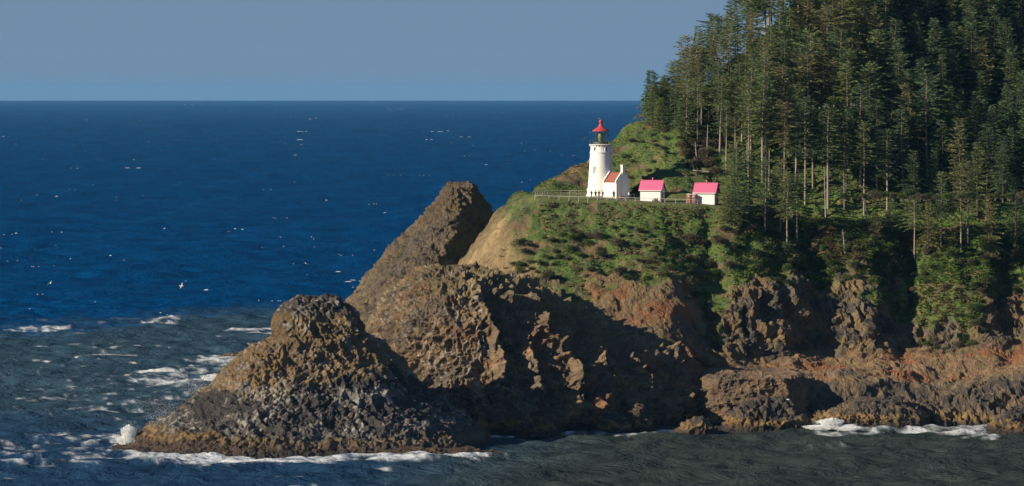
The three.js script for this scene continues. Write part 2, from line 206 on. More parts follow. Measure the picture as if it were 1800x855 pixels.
// ---------------------------------------------------------------- rocks that stand by themselves
// rings from below the water to the top: [height, left, right, front, back, roundness], each corner [photo column, distance]
function ringRock(rings, apex, nT, nV, look) {
  nT = Math.round(nT / 50) * 50;
  const lv = rings.map(r => { const pt = ([p, d]) => [X(p, d), d]; return { h: r[0], L: pt(r[1]), R: pt(r[2]), Fr: pt(r[3]), B: pt(r[4]), n: r[5] ?? 1.7, nl: r[6] ?? r[5] ?? 1.7 }; });
  const at = h => { let k = 0; while (k < lv.length - 2 && lv[k + 1].h <= h) k++; const a = lv[k], b = lv[k + 1], t = clamp((h - a.h) / (b.h - a.h)); const m2 = (p, q) => [mixv(p[0], q[0], t), mixv(p[1], q[1], t)]; return { L: m2(a.L, b.L), R: m2(a.R, b.R), Fr: m2(a.Fr, b.Fr), B: m2(a.B, b.B), n: mixv(a.n, b.n, t), nl: mixv(a.nl, b.nl, t) }; };
  const hTop = lv[lv.length - 1].h, h0 = lv[0].h, ap = [X(apex[1], apex[2]), apex[0], apex[2]];
  const pos = new Float32Array((nT + 1) * (nV + 1) * 3); let along = null;
  for (let j = 0; j <= nV; j++) {
    const s = j / nV, cap = 0.88, h = s < cap ? mixv(h0, hTop, s / cap) : hTop, shrink = s < cap ? 1 : Math.cos((s - cap) / (1 - cap) * Math.PI / 2), lift = s < cap ? 0 : (ap[1] - hTop) * Math.sin((s - cap) / (1 - cap) * Math.PI / 2);
    const q = at(h), C = [(q.L[0] + q.R[0] + q.Fr[0] + q.B[0]) / 4, (q.L[1] + q.R[1]) / 2 * 0.5 + (q.Fr[1] + q.B[1]) / 2 * 0.5];
    const curve = th => { const c = Math.cos(th), sn = Math.sin(th), e = 2 / (c < 0 && sn > 0 ? q.nl : q.n), a = Math.pow(Math.abs(c), e), b = Math.pow(Math.abs(sn), e), U = c > 0 ? q.R : q.L, V = sn > 0 ? q.Fr : q.B; return [C[0] + (U[0] - C[0]) * a + (V[0] - C[0]) * b, C[1] + (U[1] - C[1]) * a + (V[1] - C[1]) * b]; };
    const outline = [];                             // evenly spaced along each quarter, denser on the seaward side
    for (let k = 0; k < 4; k++) {
      const n = k < 2 ? Math.round(nT * 0.38) : Math.round(nT * 0.12), fine = []; let len = 0;
      for (let i = 0; i <= 60; i++) { const p = curve((k + i / 60) * Math.PI / 2 + 1e-9); if (i) len += Math.hypot(p[0] - fine[i - 1][0], p[1] - fine[i - 1][1]); fine.push([p[0], p[1], len]); }
      for (let i = 0, m = 0; i < n; i++) { const want = len * i / n; while (m < 59 && fine[m + 1][2] < want) m++; const A = fine[m], B = fine[m + 1], t = clamp((want - A[2]) / Math.max(1e-9, B[2] - A[2])); outline.push([mixv(A[0], B[0], t), mixv(A[1], B[1], t)]); }
    }
    if (!along) { along = [0]; for (let i = 1; i <= nT; i++) { const A = outline[i - 1], B = outline[i % nT]; along.push(along[i - 1] + Math.hypot(A[0] - B[0], A[1] - B[1])); } }
    for (let i = 0; i <= nT; i++) {
      let [x, d] = outline[i % nT];
      if (s >= cap) { x = mixv(ap[0], x, shrink); d = mixv(ap[2], d, shrink); }
      const k = (j * (nT + 1) + i) * 3; pos[k] = x; pos[k + 1] = h + lift; pos[k + 2] = -d;
    }
  }
  const idx = []; for (let j = 0; j < nV; j++) for (let i = 0; i < nT; i++) { const a = j * (nT + 1) + i, b = a + nT + 1; idx.push(a, b, a + 1, b, b + 1, a + 1); }
  const g = new THREE.BufferGeometry(); g.setAttribute('position', new THREE.BufferAttribute(pos, 3)); g.setIndex(idx); g.computeVertexNormals();
  const N = g.attributes.normal.array; for (let j = 0; j <= nV; j++) { const a = j * (nT + 1) * 3, b = a + nT * 3; for (let q = 0; q < 3; q++) N[a + q] = N[b + q] = (N[a + q] + N[b + q]) / 2; }
  // make sure the normals point outwards
  let out = 0; const mid = [ap[0], 0, -ap[2]]; for (let k = 0; k < pos.length; k += 300) out += N[k] * (pos[k] - mid[0]) + N[k + 2] * (pos[k + 2] - mid[2]);
  if (out < 0) { for (let k = 0; k < N.length; k++) N[k] *= -1; for (let k = 0; k < idx.length; k += 3) { const t = idx[k]; idx[k] = idx[k + 1]; idx[k + 1] = t; } g.setIndex(idx); }
  const col = new Float32Array(pos.length), uv = new Float32Array(pos.length / 3 * 2);
  for (let k = 0; k < pos.length; k += 3) {
    const x = pos[k], y = pos[k + 1], z = pos[k + 2], nx = N[k], ny = N[k + 1], nz = N[k + 2];
    const r = look(x, y, z, ny);
    pos[k] += nx * r.disp; pos[k + 1] += ny * r.disp * 0.8; pos[k + 2] += nz * r.disp;
    const gr = 1 + 0.4 * noise(x / 0.45, y / 0.45, z / 0.45); for (let q = 0; q < 3; q++) col[k + q] = r.col[q] * gr;
    const v = k / 3; uv[v * 2] = along[v % (nT + 1)] / 7; uv[v * 2 + 1] = y / 5;
  }
  for (let j = 0; j <= nV; j++) { const a = j * (nT + 1) * 3, b = a + nT * 3; for (let q = 0; q < 3; q++) { pos[b + q] = pos[a + q]; col[b + q] = col[a + q]; } }
  g.setAttribute('color', new THREE.BufferAttribute(col, 3)); g.setAttribute('uv', new THREE.BufferAttribute(uv, 2)); g.deleteAttribute('normal');   // broken stone: faceted, not smooth
  return g;
}
// weed and barnacles between the tide marks
function tide(c, y, f, top = 3.2, ochre = 0.85) { c = mix3(c, mix3(OCHRE, WEED, sstep(-0.05, 0.25, f)), ochre * sstep(top + 0.4, top - 0.5, y + f * 2.4)); c = mix3(c, [0.07, 0.045, 0.03], sstep(top * 0.55 + 0.3, top * 0.55 - 0.3, y + f * 1.8)); return mix3(c, [0.028, 0.024, 0.022], sstep(0.7, 0.3, y + f)); }
function rockLook({ ribS = 10, rib = 2, blk = 1.2, knob = 0.8, fine = 0.35, colour, seed = 0, ribY = 20, swell = 0, bias = 0, calmLeft }) {
  return (x, y, z, ny) => {
    const X1 = x + seed * 31, w1 = worley(X1 / 1.35, y / 1.35, z / 1.35), w2 = worley(X1 / 0.6 + 4, y / 0.6, z / 0.6), f1 = fbm(X1 / 6, y / 6, z / 6, 4), f2 = fbm(X1 / 1.5, y / 1.5 + 8, z / 1.5, 3);
    const rb = ridged(X1 / ribS, y / ribY, z / ribS, 3) - 0.45, bk = ridged(X1 / 3.6 + 7, y / 4.4, z / 3.6, 3) - 0.4;
    const low = sstep(-2, 2, y) * 0.6 + 0.4, rough = 0.35 + 1.1 * sstep(-0.25, 0.25, fbm(X1 / 7 + 20, y / 5, z / 7, 2));
    const big = fbm(X1 / 15 + 3, y / 12, z / 15, 2) * swell + bias;
    const side = calmLeft ? 0.3 + 0.7 * sstep(calmLeft[0], calmLeft[1], x) : 1;
    return { disp: (big * side + rb * rib * side + bk * blk + ((0.55 - w1[0]) * knob + (0.5 - w2[0]) * fine) * rough) * low, col: colour(x, y, z, ny, f1, f2, w1, w2) };
  };
}
const guanoSpeck = (c, f1, f2, w2, amount) => mix3(c, GUANO, amount * sstep(0.72, 0.8, w2[1]) * sstep(-0.15, 0.2, f1 + f2 * 0.5));

// the front stack with its domed top
single('sea_stack', ringRock([
  [-4, [175, 872], [880, 892], [600, 848], [600, 938], 1.9],
  [0, [198, 870], [862, 890], [600, 855], [600, 932], 1.9],
  [4.5, [280, 874], [812, 890], [590, 863], [600, 925], 1.8],
  [8, [326, 876], [764, 889], [580, 867], [595, 920], 1.8],
  [11.6, [374, 878], [728, 888], [572, 871], [590, 914], 1.8],
  [15.4, [404, 879], [698, 887], [565, 874], [580, 909], 1.8],
  [18.6, [446, 880], [668, 886], [560, 876], [570, 904], 1.9],
  [20.0, [474, 880], [650, 886], [560, 876.5], [565, 902], 2],
  [20.8, [482, 881], [638, 886], [560, 877], [565, 900], 2.1],
  [23.2, [482, 881], [632, 886], [556, 877.5], [560, 899], 2.1],
  [25.0, [488, 882], [624, 886], [556, 878.5], [560, 896], 2.1],
  [26.3, [506, 883], [606, 885], [556, 880], [558, 892], 2.1],
], [27.5, 556, 885], 640, 300, rockLook({ rib: 1.7, blk: 1.2, knob: 0.9, fine: 0.55, seed: 1, ribY: 14, swell: 1.4, bias: 0.7,
  colour(x, y, z, ny, f1, f2, w1, w2) {
    let c = mix3(ROCKDARK, ROCKGREY, sstep(-0.2, 0.3, f1 + f2));
    c = mix3(c, mix3(ROCKTAN, ROCKBROWN, sstep(-0.05, 0.3, f2)), sstep(11.5, 13.2, y + f1 * 6 + (x + 35) * -0.1) * 0.95);
    c = mix3(c, mix3(ROCKDARK, ROCKGREY, w2[1]), 0.8 * sstep(24.2, 25.8, y + f1 * 2));
    c = mix3(c, OCHRE, 0.5 * sstep(20, 21, y) * sstep(25, 24, y) * sstep(-0.1, 0.2, f1));
    c = guanoSpeck(c, f1, f2, w2, 0.75 * sstep(2, 5, y));
    c = mix3(c, [0.30, 0.28, 0.25], 0.45 * sstep(0.08, 0.3, f1 + f2 * 0.5) * sstep(4, 9, y) * (1 - sstep(15, 19, y)));
    return tide(c, y, f2 * 0.9 + f1 * 0.6, 4.0 - clamp((x + 70) * 0.06, 0, 1.9), 0.75 - clamp((x + 66) * 0.02, 0, 0.4));
  } })), rockMat, 'dark domed sea stack with a pale speckled flank, standing alone in the surf', 'sea stack');

// the broad rock whose shaded flank drops to the cove
single('coastal_rock', ringRock([
  [-4, [615, 962], [1280, 936], [868, 902], [900, 995], 1.2, 2],
  [0, [622, 961], [1264, 938], [866, 909], [900, 992], 1.2, 2],
  [6, [628, 960], [1250, 940], [862, 911], [900, 988], 1.22, 2.1],
  [12.6, [632, 958], [1206, 943], [852, 913], [900, 985], 1.25, 2.1],
  [15.3, [634, 956], [1152, 944], [846, 914], [895, 983], 1.25, 2.1],
  [18.5, [640, 953], [1086, 944], [840, 915.5], [885, 980], 1.3, 2.2],
  [23, [662, 949], [1024, 943], [832, 918], [870, 974], 1.35, 2.2],
  [27, [692, 945], [950, 941], [818, 921], [845, 966], 1.45, 2.2],
  [30, [730, 942], [872, 940], [802, 927], [812, 958], 1.8, 2.1],
], [31.8, 792, 942], 700, 300, rockLook({ rib: 5.6, blk: 2.0, knob: 0.9, fine: 0.5, seed: 2, ribY: 26, ribS: 8, swell: 6, calmLeft: [-12, -2],
  colour(x, y, z, ny, f1, f2, w1, w2) {
    let c = mix3(mix3(ROCKBROWN, ROCKTAN, sstep(-0.2, 0.25, f1 + f2 * 0.6)), TANSOIL, 0.45 * sstep(-0.1, 0.25, fbm(x / 5 + 70, y / 5, z / 5, 3)));
    c = mix3(c, ROCKDARK, 0.8 * sstep(0.5, 0.8, w1[1] + f1 * 0.5) * sstep(-0.2, 0.15, f2 + 0.05));
    c = mix3(c, [0.23, 0.105, 0.05], 0.55 * sstep(0.02, 0.25, fbm(x / 9 + 60, y / 9, z / 9, 3)));
    c = mix3(c, ROCKGREY, 0.6 * sstep(0.0, 0.25, fbm(x / 8 + 15, y / 10, z / 8, 3)));
    c = mix3(c, GRASSDRY, 0.5 * sstep(0.55, 0.85, ny + f2 * 0.4) * sstep(14, 18, y));
    c = guanoSpeck(c, f1, f2, w2, 0.55 * sstep(4, 8, y) * sstep(12, -6, x));
    return tide(c, y, f2, 2.4);
  } })), rockMat, 'broad brown rock with a ribbed shaded flank, between the domed stack and the cove', 'rock');

// the tall pinnacle behind
single('rock_pinnacle', ringRock([
  [-4, [570, 1040], [915, 1062], [740, 1000], [740, 1092], 1.5],
  [0, [578, 1040], [905, 1060], [740, 1004], [740, 1088], 1.5],
  [12, [590, 1040], [892, 1058], [740, 1010], [740, 1082], 1.5],
  [19.5, [598, 1040], [886, 1056], [742, 1014], [742, 1078], 1.5],
  [25.4, [640, 1041], [882, 1055], [754, 1019], [755, 1074], 1.45],
  [33.2, [690, 1042], [878, 1054], [778, 1026], [785, 1068], 1.4],
  [39.5, [746, 1043], [868, 1052], [800, 1032], [800, 1064], 1.4],
  [43.6, [768, 1044], [852, 1050], [806, 1037], [806, 1058], 1.6],
  [45.8, [779, 1045], [836, 1049], [808, 1041], [808, 1054], 1.9],
], [47, 807, 1047], 480, 260, rockLook({ rib: 1.7, blk: 1.2, knob: 1.2, fine: 0.5, seed: 3, ribY: 18,
  colour(x, y, z, ny, f1, f2, w1, w2) {
    let c = mix3(mix3(ROCKBROWN, ROCKTAN, sstep(-0.3, 0.2, f1 + f2 * 0.5)), [0.125, 0.108, 0.085], 0.5);
    c = mix3(c, ROCKDARK, 0.6 * sstep(0.6, 0.85, w1[1] + f2 * 0.3));
    c = mix3(c, ROCKGREY, 0.6 * sstep(0.0, 0.25, fbm(x / 9 + 35, y / 12, z / 9, 3)));
    c = mix3(c, OCHRE, 0.35 * sstep(38, 41, y + f1 * 5) * sstep(0.4, 0.7, w1[1]));
    c = mix3(c, GRASSDRY, 0.35 * sstep(0.05, 0.3, f1));
    return tide(c, y, f2, 2.4);
  } })), rockMat, 'tall pointed rock pinnacle behind the broad brown rock', 'rock');

// smaller rocks along the water
const darkLook = (seed, knob, top = 2.2) => rockLook({ rib: 1.2, blk: 1.3, knob, fine: 0.55, seed, ribY: 6, colour(x, y, z, ny, f1, f2, w1, w2) { let c = mix3(ROCKDARK, ROCKBROWN, sstep(-0.25, 0.3, f1 + f2)); c = mix3(c, ROCKGREY, 0.5 * sstep(0.5, 0.9, w1[1])); return tide(c, y, f2, top, 0.75); } });
const slabLook = seed => rockLook({ rib: 1.6, blk: 0.8, knob: 0.35, fine: 0.25, seed, ribY: 3.5, swell: 3, colour(x, y, z, ny, f1, f2, w1) { let c = mix3(ROCKBROWN, [0.20, 0.125, 0.075], sstep(-0.2, 0.25, f1 + f2 * 0.4)); c = mix3(c, ROCKGREY, 0.5 * sstep(0.6, 0.9, w1[1])); return tide(c, y, f2, 2, 0.7); } });
function shoreRock(name, px0, px1, pyTop, dF, depth, look, label, n = 2, skew = 0, res = 150, prof = [1, 0.9, 0.72, 0.5]) {
  const pm = (px0 + px1) / 2, dC = dF + depth / 2, hT = YH(pyTop, dC), w = px1 - px0, pk = pm + skew * w / 2;
  const ring = (h, s) => [h, [mixv(pk, px0, s), dC], [mixv(pk, px1, s), dC], [mixv(pk, pm, s), mixv(dC, dF, s)], [mixv(pk, pm, s), mixv(dC, dF + depth, s)], n];
  return single(name, ringRock([ring(-2.5, 1.08), ring(0, prof[0]), ring(hT * 0.35, prof[1]), ring(hT * 0.65, prof[2]), ring(hT * 0.88, prof[3])], [hT, pk, dC], res, Math.round(res * 0.6), look), rockMat, label, 'rock');
}
shoreRock('slab_rock', 1226, 1420, 648, 931, 34, slabLook(11), 'smooth brown slab of rock at the mouth of the dark cleft', 4.5, -0.15, 300, [1, 0.985, 0.95, 0.9]);
shoreRock('tidal_rock', 1268, 1428, 700, 915, 13, darkLook(12, 1.3), 'jagged dark tidal rock that carries the small white sign', 2.4, 0.15, 230);
shoreRock('lava_rock', 1436, 1640, 700, 926, 18, darkLook(13, 1.0, 2.6), 'wrinkled dark lava rock beside the breaking wave', 2.2, 0.1, 240);
shoreRock('tidal_rock', 1738, 1860, 716, 908, 13, darkLook(15, 1.3), 'jagged black rock in the wash at the end of the foam strip', 2.2, 0.2, 160);
shoreRock('boulder', 1046, 1108, 724, 905, 8, darkLook(16, 0.9), 'dark rounded boulder at the foot of the shaded flank', 2.2, 0, 110);
shoreRock('boulder', 1104, 1150, 712, 912, 8, darkLook(17, 0.9), 'tall leaning boulder behind the rounded one, under the shaded flank', 2.2, -0.2, 100);
shoreRock('boulder', 1186, 1262, 736, 905, 9, darkLook(18, 0.9), 'low weedy boulder between the broad brown rock and the tidal rock', 2, 0.1, 110);
shoreRock('boulder', 905, 985, 738, 896, 6, darkLook(19, 0.8, 3), 'low weed covered boulder under the darkest part of the flank', 2, 0, 100);
shoreRock('tidal_ledge', 640, 905, 786, 852, 9, darkLook(20, 0.6, 3), 'flat weedy ledge running out from the domed stack', 1.6, -0.3, 200);
shoreRock('tidal_ledge', 330, 560, 788, 851, 8, darkLook(21, 0.7, 3), 'flat brown ledge in the foam before the domed stack', 1.8, -0.2, 180);
shoreRock('skerry', 383, 440, 622, 1162, 14, darkLook(22, 0.7, 0.3), 'black wet skerry in the surf behind the domed stack', 1.8, 0.3, 90);
shoreRock('skerry', 376, 425, 655, 1075, 12, darkLook(23, 0.8, 0.3), 'dark brown skerry touching the domed stack, washed by white water', 1.8, 0.2, 90);

// ---------------------------------------------------------------- sea
const waveTex = noiseTexture(512, (u, v) => 0.5 + 0.5 * tileNoise(u, v, 12, 5) + 0.4 * tileNoise(u, v, 30, 21) + 0.25 * tileNoise(u, v, 75, 33));
{
  const rad = []; for (let d = 60; d < 740; d += 68) rad.push(d); for (let d = 742; d < 1500; d += 2.1) rad.push(d);
  { let py = HZ + EYE * F / 1500; while (py - HZ > 15.4) { py -= 1.3; rad.push(EYE * F / (py - HZ)); } rad.push(EYE * F / 14); }
  const ang = []; for (let a = -180; a < -9; a += 9) ang.push(a); for (let a = -8; a <= 8.001; a += 0.03) ang.push(a); for (let a = 9; a <= 180; a += 9) ang.push(a);
  const nR = rad.length, nA = ang.length, pos = new Float32Array(nR * nA * 3), col = new Float32Array(nR * nA * 3), uv = new Float32Array(nR * nA * 2);
  const DEEP = [0.0003, 0.044, 0.140], TURBID = [0.034, 0.068, 0.098], NEARB = [0.017, 0.048, 0.100], BAY = [0.036, 0.047, 0.044], FOAM = [0.72, 0.74, 0.75];
  // patches of foam: photo column, row on the water, half width, half depth in rows, strength
  const blobs = [[120, 790, 200, 40, 0.5], [420, 808, 260, 14, 0.85], [700, 806, 190, 9, 0.8], [250, 776, 70, 16, 0.8], [345, 655, 130, 26, 0.55], [390, 632, 60, 9, 0.8], [330, 672, 90, 8, 0.8], [385, 690, 34, 16, 0.9], [200, 690, 200, 40, 0.42], [90, 640, 130, 40, 0.35], [60, 578, 90, 4, 0.7], [440, 580, 60, 4, 0.75], [280, 566, 40, 8, 0.6], [1010, 768, 200, 4, 0.68], [1180, 762, 70, 5, 0.7], [1640, 752, 120, 8, 0.85], [1500, 760, 90, 7, 0.78], [1470, 750, 40, 8, 0.9], [1720, 770, 60, 4, 0.6], [1240, 744, 30, 5, 0.8], [880, 772, 120, 3, 0.6], [1460, 785, 90, 5, 0.45], [1690, 758, 60, 6, 0.8]]
    .map(([px, py, w, h, s]) => { const d = SEA(py), dn = SEA(py + h), df = SEA(py - h); return { x: X(px, d), d, w: w / F * d, h: Math.max(1.5, (df - dn) / 2), s }; });
  for (let i = 0; i < nR; i++) for (let j = 0; j < nA; j++) {
    const d = rad[i], a = ang[j] * Math.PI / 180, x = d * Math.tan(clamp(ang[j], -8, 8) * Math.PI / 180), inF = Math.abs(ang[j]) <= 8.01, k = (i * nA + j) * 3;
    const wx = inF ? x : d * Math.sin(a), wz = inF ? -d : -d * Math.cos(a), D = inF ? d : d;
    const step = i ? rad[i] - rad[i - 1] : 60, wl = Math.max(9, step * 3.2), amp = inF && d > 740 ? Math.min(1.5, wl * 0.05) : 0.1;
    const sw = noise(wx / (wl * 1.6) + 3, 1.5, wz / wl), sw2 = noise(wx / (wl * 0.5), 7.5, wz / (wl * 0.45)), swell = d < 4000 ? noise(wx / 60, 2.2, wz / 28 + 9) : 0;
    pos[k] = wx; pos[k + 1] = (sw + sw2 * 0.5) * amp * (d < 1500 ? 2.6 : 2.0) + swell * 0.8; pos[k + 2] = wz; uv[k / 3 * 2] = wx / 34; uv[k / 3 * 2 + 1] = wz / 34;
    const n1 = fbm(wx / 90, 4, wz / 60, 3), n2 = fbm(wx / 14, 2, wz / 14, 3);
    let c = DEEP;
    const edge = interp([[-130, 1320], [-95, 1345], [-55, 1450], [0, 1500], [100, 1500]], wx * 1000 / d) + n1 * 90;
    let inner = mix3(TURBID, NEARB, sstep(1020, 880, d + n1 * 160) * sstep(10, -40, wx));
    inner = mix3(inner, BAY, sstep(-30, 20, wx + n1 * 20) * sstep(1000, 940, d));
    c = mix3(inner, c, sstep(-110, 60, d - edge + n2 * 90));
    const streak = 1 + 0.55 * n2 * (d < 1600 ? 1 : 0.6) + 0.35 * noise(wx / 5, 1, wz / 9) + (d > 1600 ? 0.22 * noise(wx / (d * 0.006), 5, i * 0.31) : 0);
    c = [c[0] * streak, c[1] * streak, c[2] * streak];
    if (inF && d < 1700) {
      let f = 0; for (const b of blobs) { const q = ((wx - b.x) / b.w) ** 2 + ((d - b.d) / b.h) ** 2; if (q < 2.4) f = Math.max(f, b.s * (1 - sstep(0.35, 1.5, q))); }
      const lace = ridged(wx / 6.5, 3.3, wz / 9, 4) * 0.7 + fbm(wx / 2.4, 8, wz / 6, 3) * 0.75 + fbm(wx / 22, 1, wz / 18, 2) * 0.6;
      const crest = sstep(0.50, 0.62, noise(wx / 16 + 60, 9, wz / 9) + fbm(wx / 3, 5, wz / 4, 2) * 0.4) * sstep(-5, -25, wx) * 0.8;
      const amt = clamp(sstep(0.9 - f * 0.95, 1.45 - f * 0.85, lace + f * 0.25) * (f > 0.02 ? 1 : 0));
      c = mix3(c, FOAM, Math.max(amt * 0.95, crest * sstep(1400, 1250, d)));
      pos[k + 1] += amt * 0.25;
    }
    col[k] = c[0]; col[k + 1] = c[1]; col[k + 2] = c[2];
  }
  const idx = []; for (let i = 0; i < nR - 1; i++) for (let j = 0; j < nA - 1; j++) { const a = i * nA + j, b = a + nA; idx.push(a, a + 1, b, a + 1, b + 1, b); }
  const g = new THREE.BufferGeometry(); g.setAttribute('position', new THREE.BufferAttribute(pos, 3)); g.setAttribute('color', new THREE.BufferAttribute(col, 3)); g.setAttribute('uv', new THREE.BufferAttribute(uv, 2)); g.setIndex(idx); g.computeVertexNormals();
  const water = new THREE.MeshPhysicalMaterial({ vertexColors: true, roughness: 0.4, ior: 1.33, specularIntensity: 0.0006, bumpMap: waveTex, bumpScale: 0.35 });
  const sea = part('sea', g, water, scene); sea.userData.kind = 'structure';
}
// whitecaps: low ragged crests of foam scattered over the open water
{
  const foamMat = std(0.78, 0.79, 0.80, 0.95), r = rng(5);
  const p = []; for (let s = 0; s < 9; s++) { const x0 = (s - 4.5) / 4.5, x1 = (s - 3.5) / 4.5, w0 = Math.sqrt(Math.max(0, 1 - x0 * x0)), w1 = Math.sqrt(Math.max(0, 1 - x1 * x1)), z0 = x0 * x0 * 0.5 + (s % 3) * 0.12, z1 = x1 * x1 * 0.5 + ((s + 1) % 3) * 0.12; const A = [x0, 0, z0 + w0 * 0.6], B = [x1, 0, z1 + w1 * 0.6], C = [x0, w0, z0], D = [x1, w1, z1], E = [x0, 0, z0 - w0 * 0.6], H = [x1, 0, z1 - w1 * 0.6]; p.push(...A, ...B, ...C, ...B, ...D, ...C, ...C, ...D, ...E, ...D, ...H, ...E); }
  const g = soup(p), mats = [];
  for (let n = 0; n < 380; n++) {
    const py = 181 + Math.pow(r(), 1.25) * 390, d = SEA(py), px = r() * 1180 - 10, big = r(), w = (0.26 + 1.7 * Math.pow(big, 7)) * (0.5 + d / 6000);
    const m = new THREE.Matrix4().compose(new THREE.Vector3(X(px, d), 0.1, -d), new THREE.Quaternion().setFromEuler(new THREE.Euler(0, (r() - 0.5) * 0.5, 0)), new THREE.Vector3(w, Math.min(0.6, 0.08 + 0.15 * r() * big + d / 32000), w * 0.8));
    mats.push(m);
    if (r() < 0.35) { const k = 1 + Math.floor(r() * 3); for (let q = 0; q < k; q++) mats.push(m.clone().premultiply(new THREE.Matrix4().makeTranslation((r() - 0.5) * 12 * (0.5 + d / 3000), 0, (r() - 0.5) * 18))); }
  }
  const im = new THREE.InstancedMesh(g, foamMat, mats.length); mats.forEach((m, i) => im.setMatrixAt(i, m)); im.name = 'whitecaps'; im.userData = { kind: 'stuff', label: 'small white wave crests scattered over the open blue sea', category: 'foam' }; scene.add(finish(im));
}
// bursts of spray
function spray(name, label, clouds, seed) {
  const r = rng(seed), g = new THREE.IcosahedronGeometry(1, 0), mats = [];
  for (const [px, py, d, rx, ry, rz, n, s0, s1] of clouds) for (let i = 0; i < n; i++) {
    const u = r() * Math.PI * 2, q = Math.pow(r(), 0.6), v = r(), up = v * (1 - 0.25 * q), s = mixv(s0, s1, r() * r()) * (1 - 0.6 * v * q);
    mats.push(new THREE.Matrix4().compose(new THREE.Vector3(X(px, d) + Math.cos(u) * q * rx * (0.65 + 0.5 * v), YH(py, d) + up * ry, -d + Math.sin(u) * q * rz), new THREE.Quaternion(), new THREE.Vector3(s, s * (0.8 + r() * 0.5), s)));
  }
  const im = new THREE.InstancedMesh(g, std(0.85, 0.86, 0.86, 1), mats.length); mats.forEach((m, i) => im.setMatrixAt(i, m)); im.name = numbered(name); im.userData = { kind: 'stuff', label, category: 'spray' }; scene.add(finish(im));
}
spray('sea_spray', 'white burst of spray at the low tip of the domed stack', [[226, 778, 868, 1.5, 3.4, 1.2, 5200, 0.03, 0.15], [224, 781, 868, 2.4, 1.5, 1.6, 2600, 0.03, 0.16], [228, 776, 868, 2.2, 4.2, 1.4, 700, 0.02, 0.06], [290, 738, 905, 6, 5, 3, 2200, 0.015, 0.05], [350, 695, 930, 5, 3, 3, 1200, 0.02, 0.06]], 3);
spray('sea_spray', 'breaking white wave in the gap beside the wrinkled lava rock', [[1462, 754, 917, 2.4, 2.2, 1.5, 5000, 0.04, 0.17], [1440, 756, 917, 3.4, 1.0, 1.5, 3000, 0.04, 0.16], [1490, 757, 916, 3, 0.8, 1.2, 1800, 0.04, 0.15]], 4);
spray('sea_spray', 'white water breaking on the dark brown skerry', [[378, 672, 1066, 3.5, 2.0, 2, 2800, 0.04, 0.15], [340, 676, 1066, 6, 0.7, 2, 1500, 0.04, 0.13]], 6);

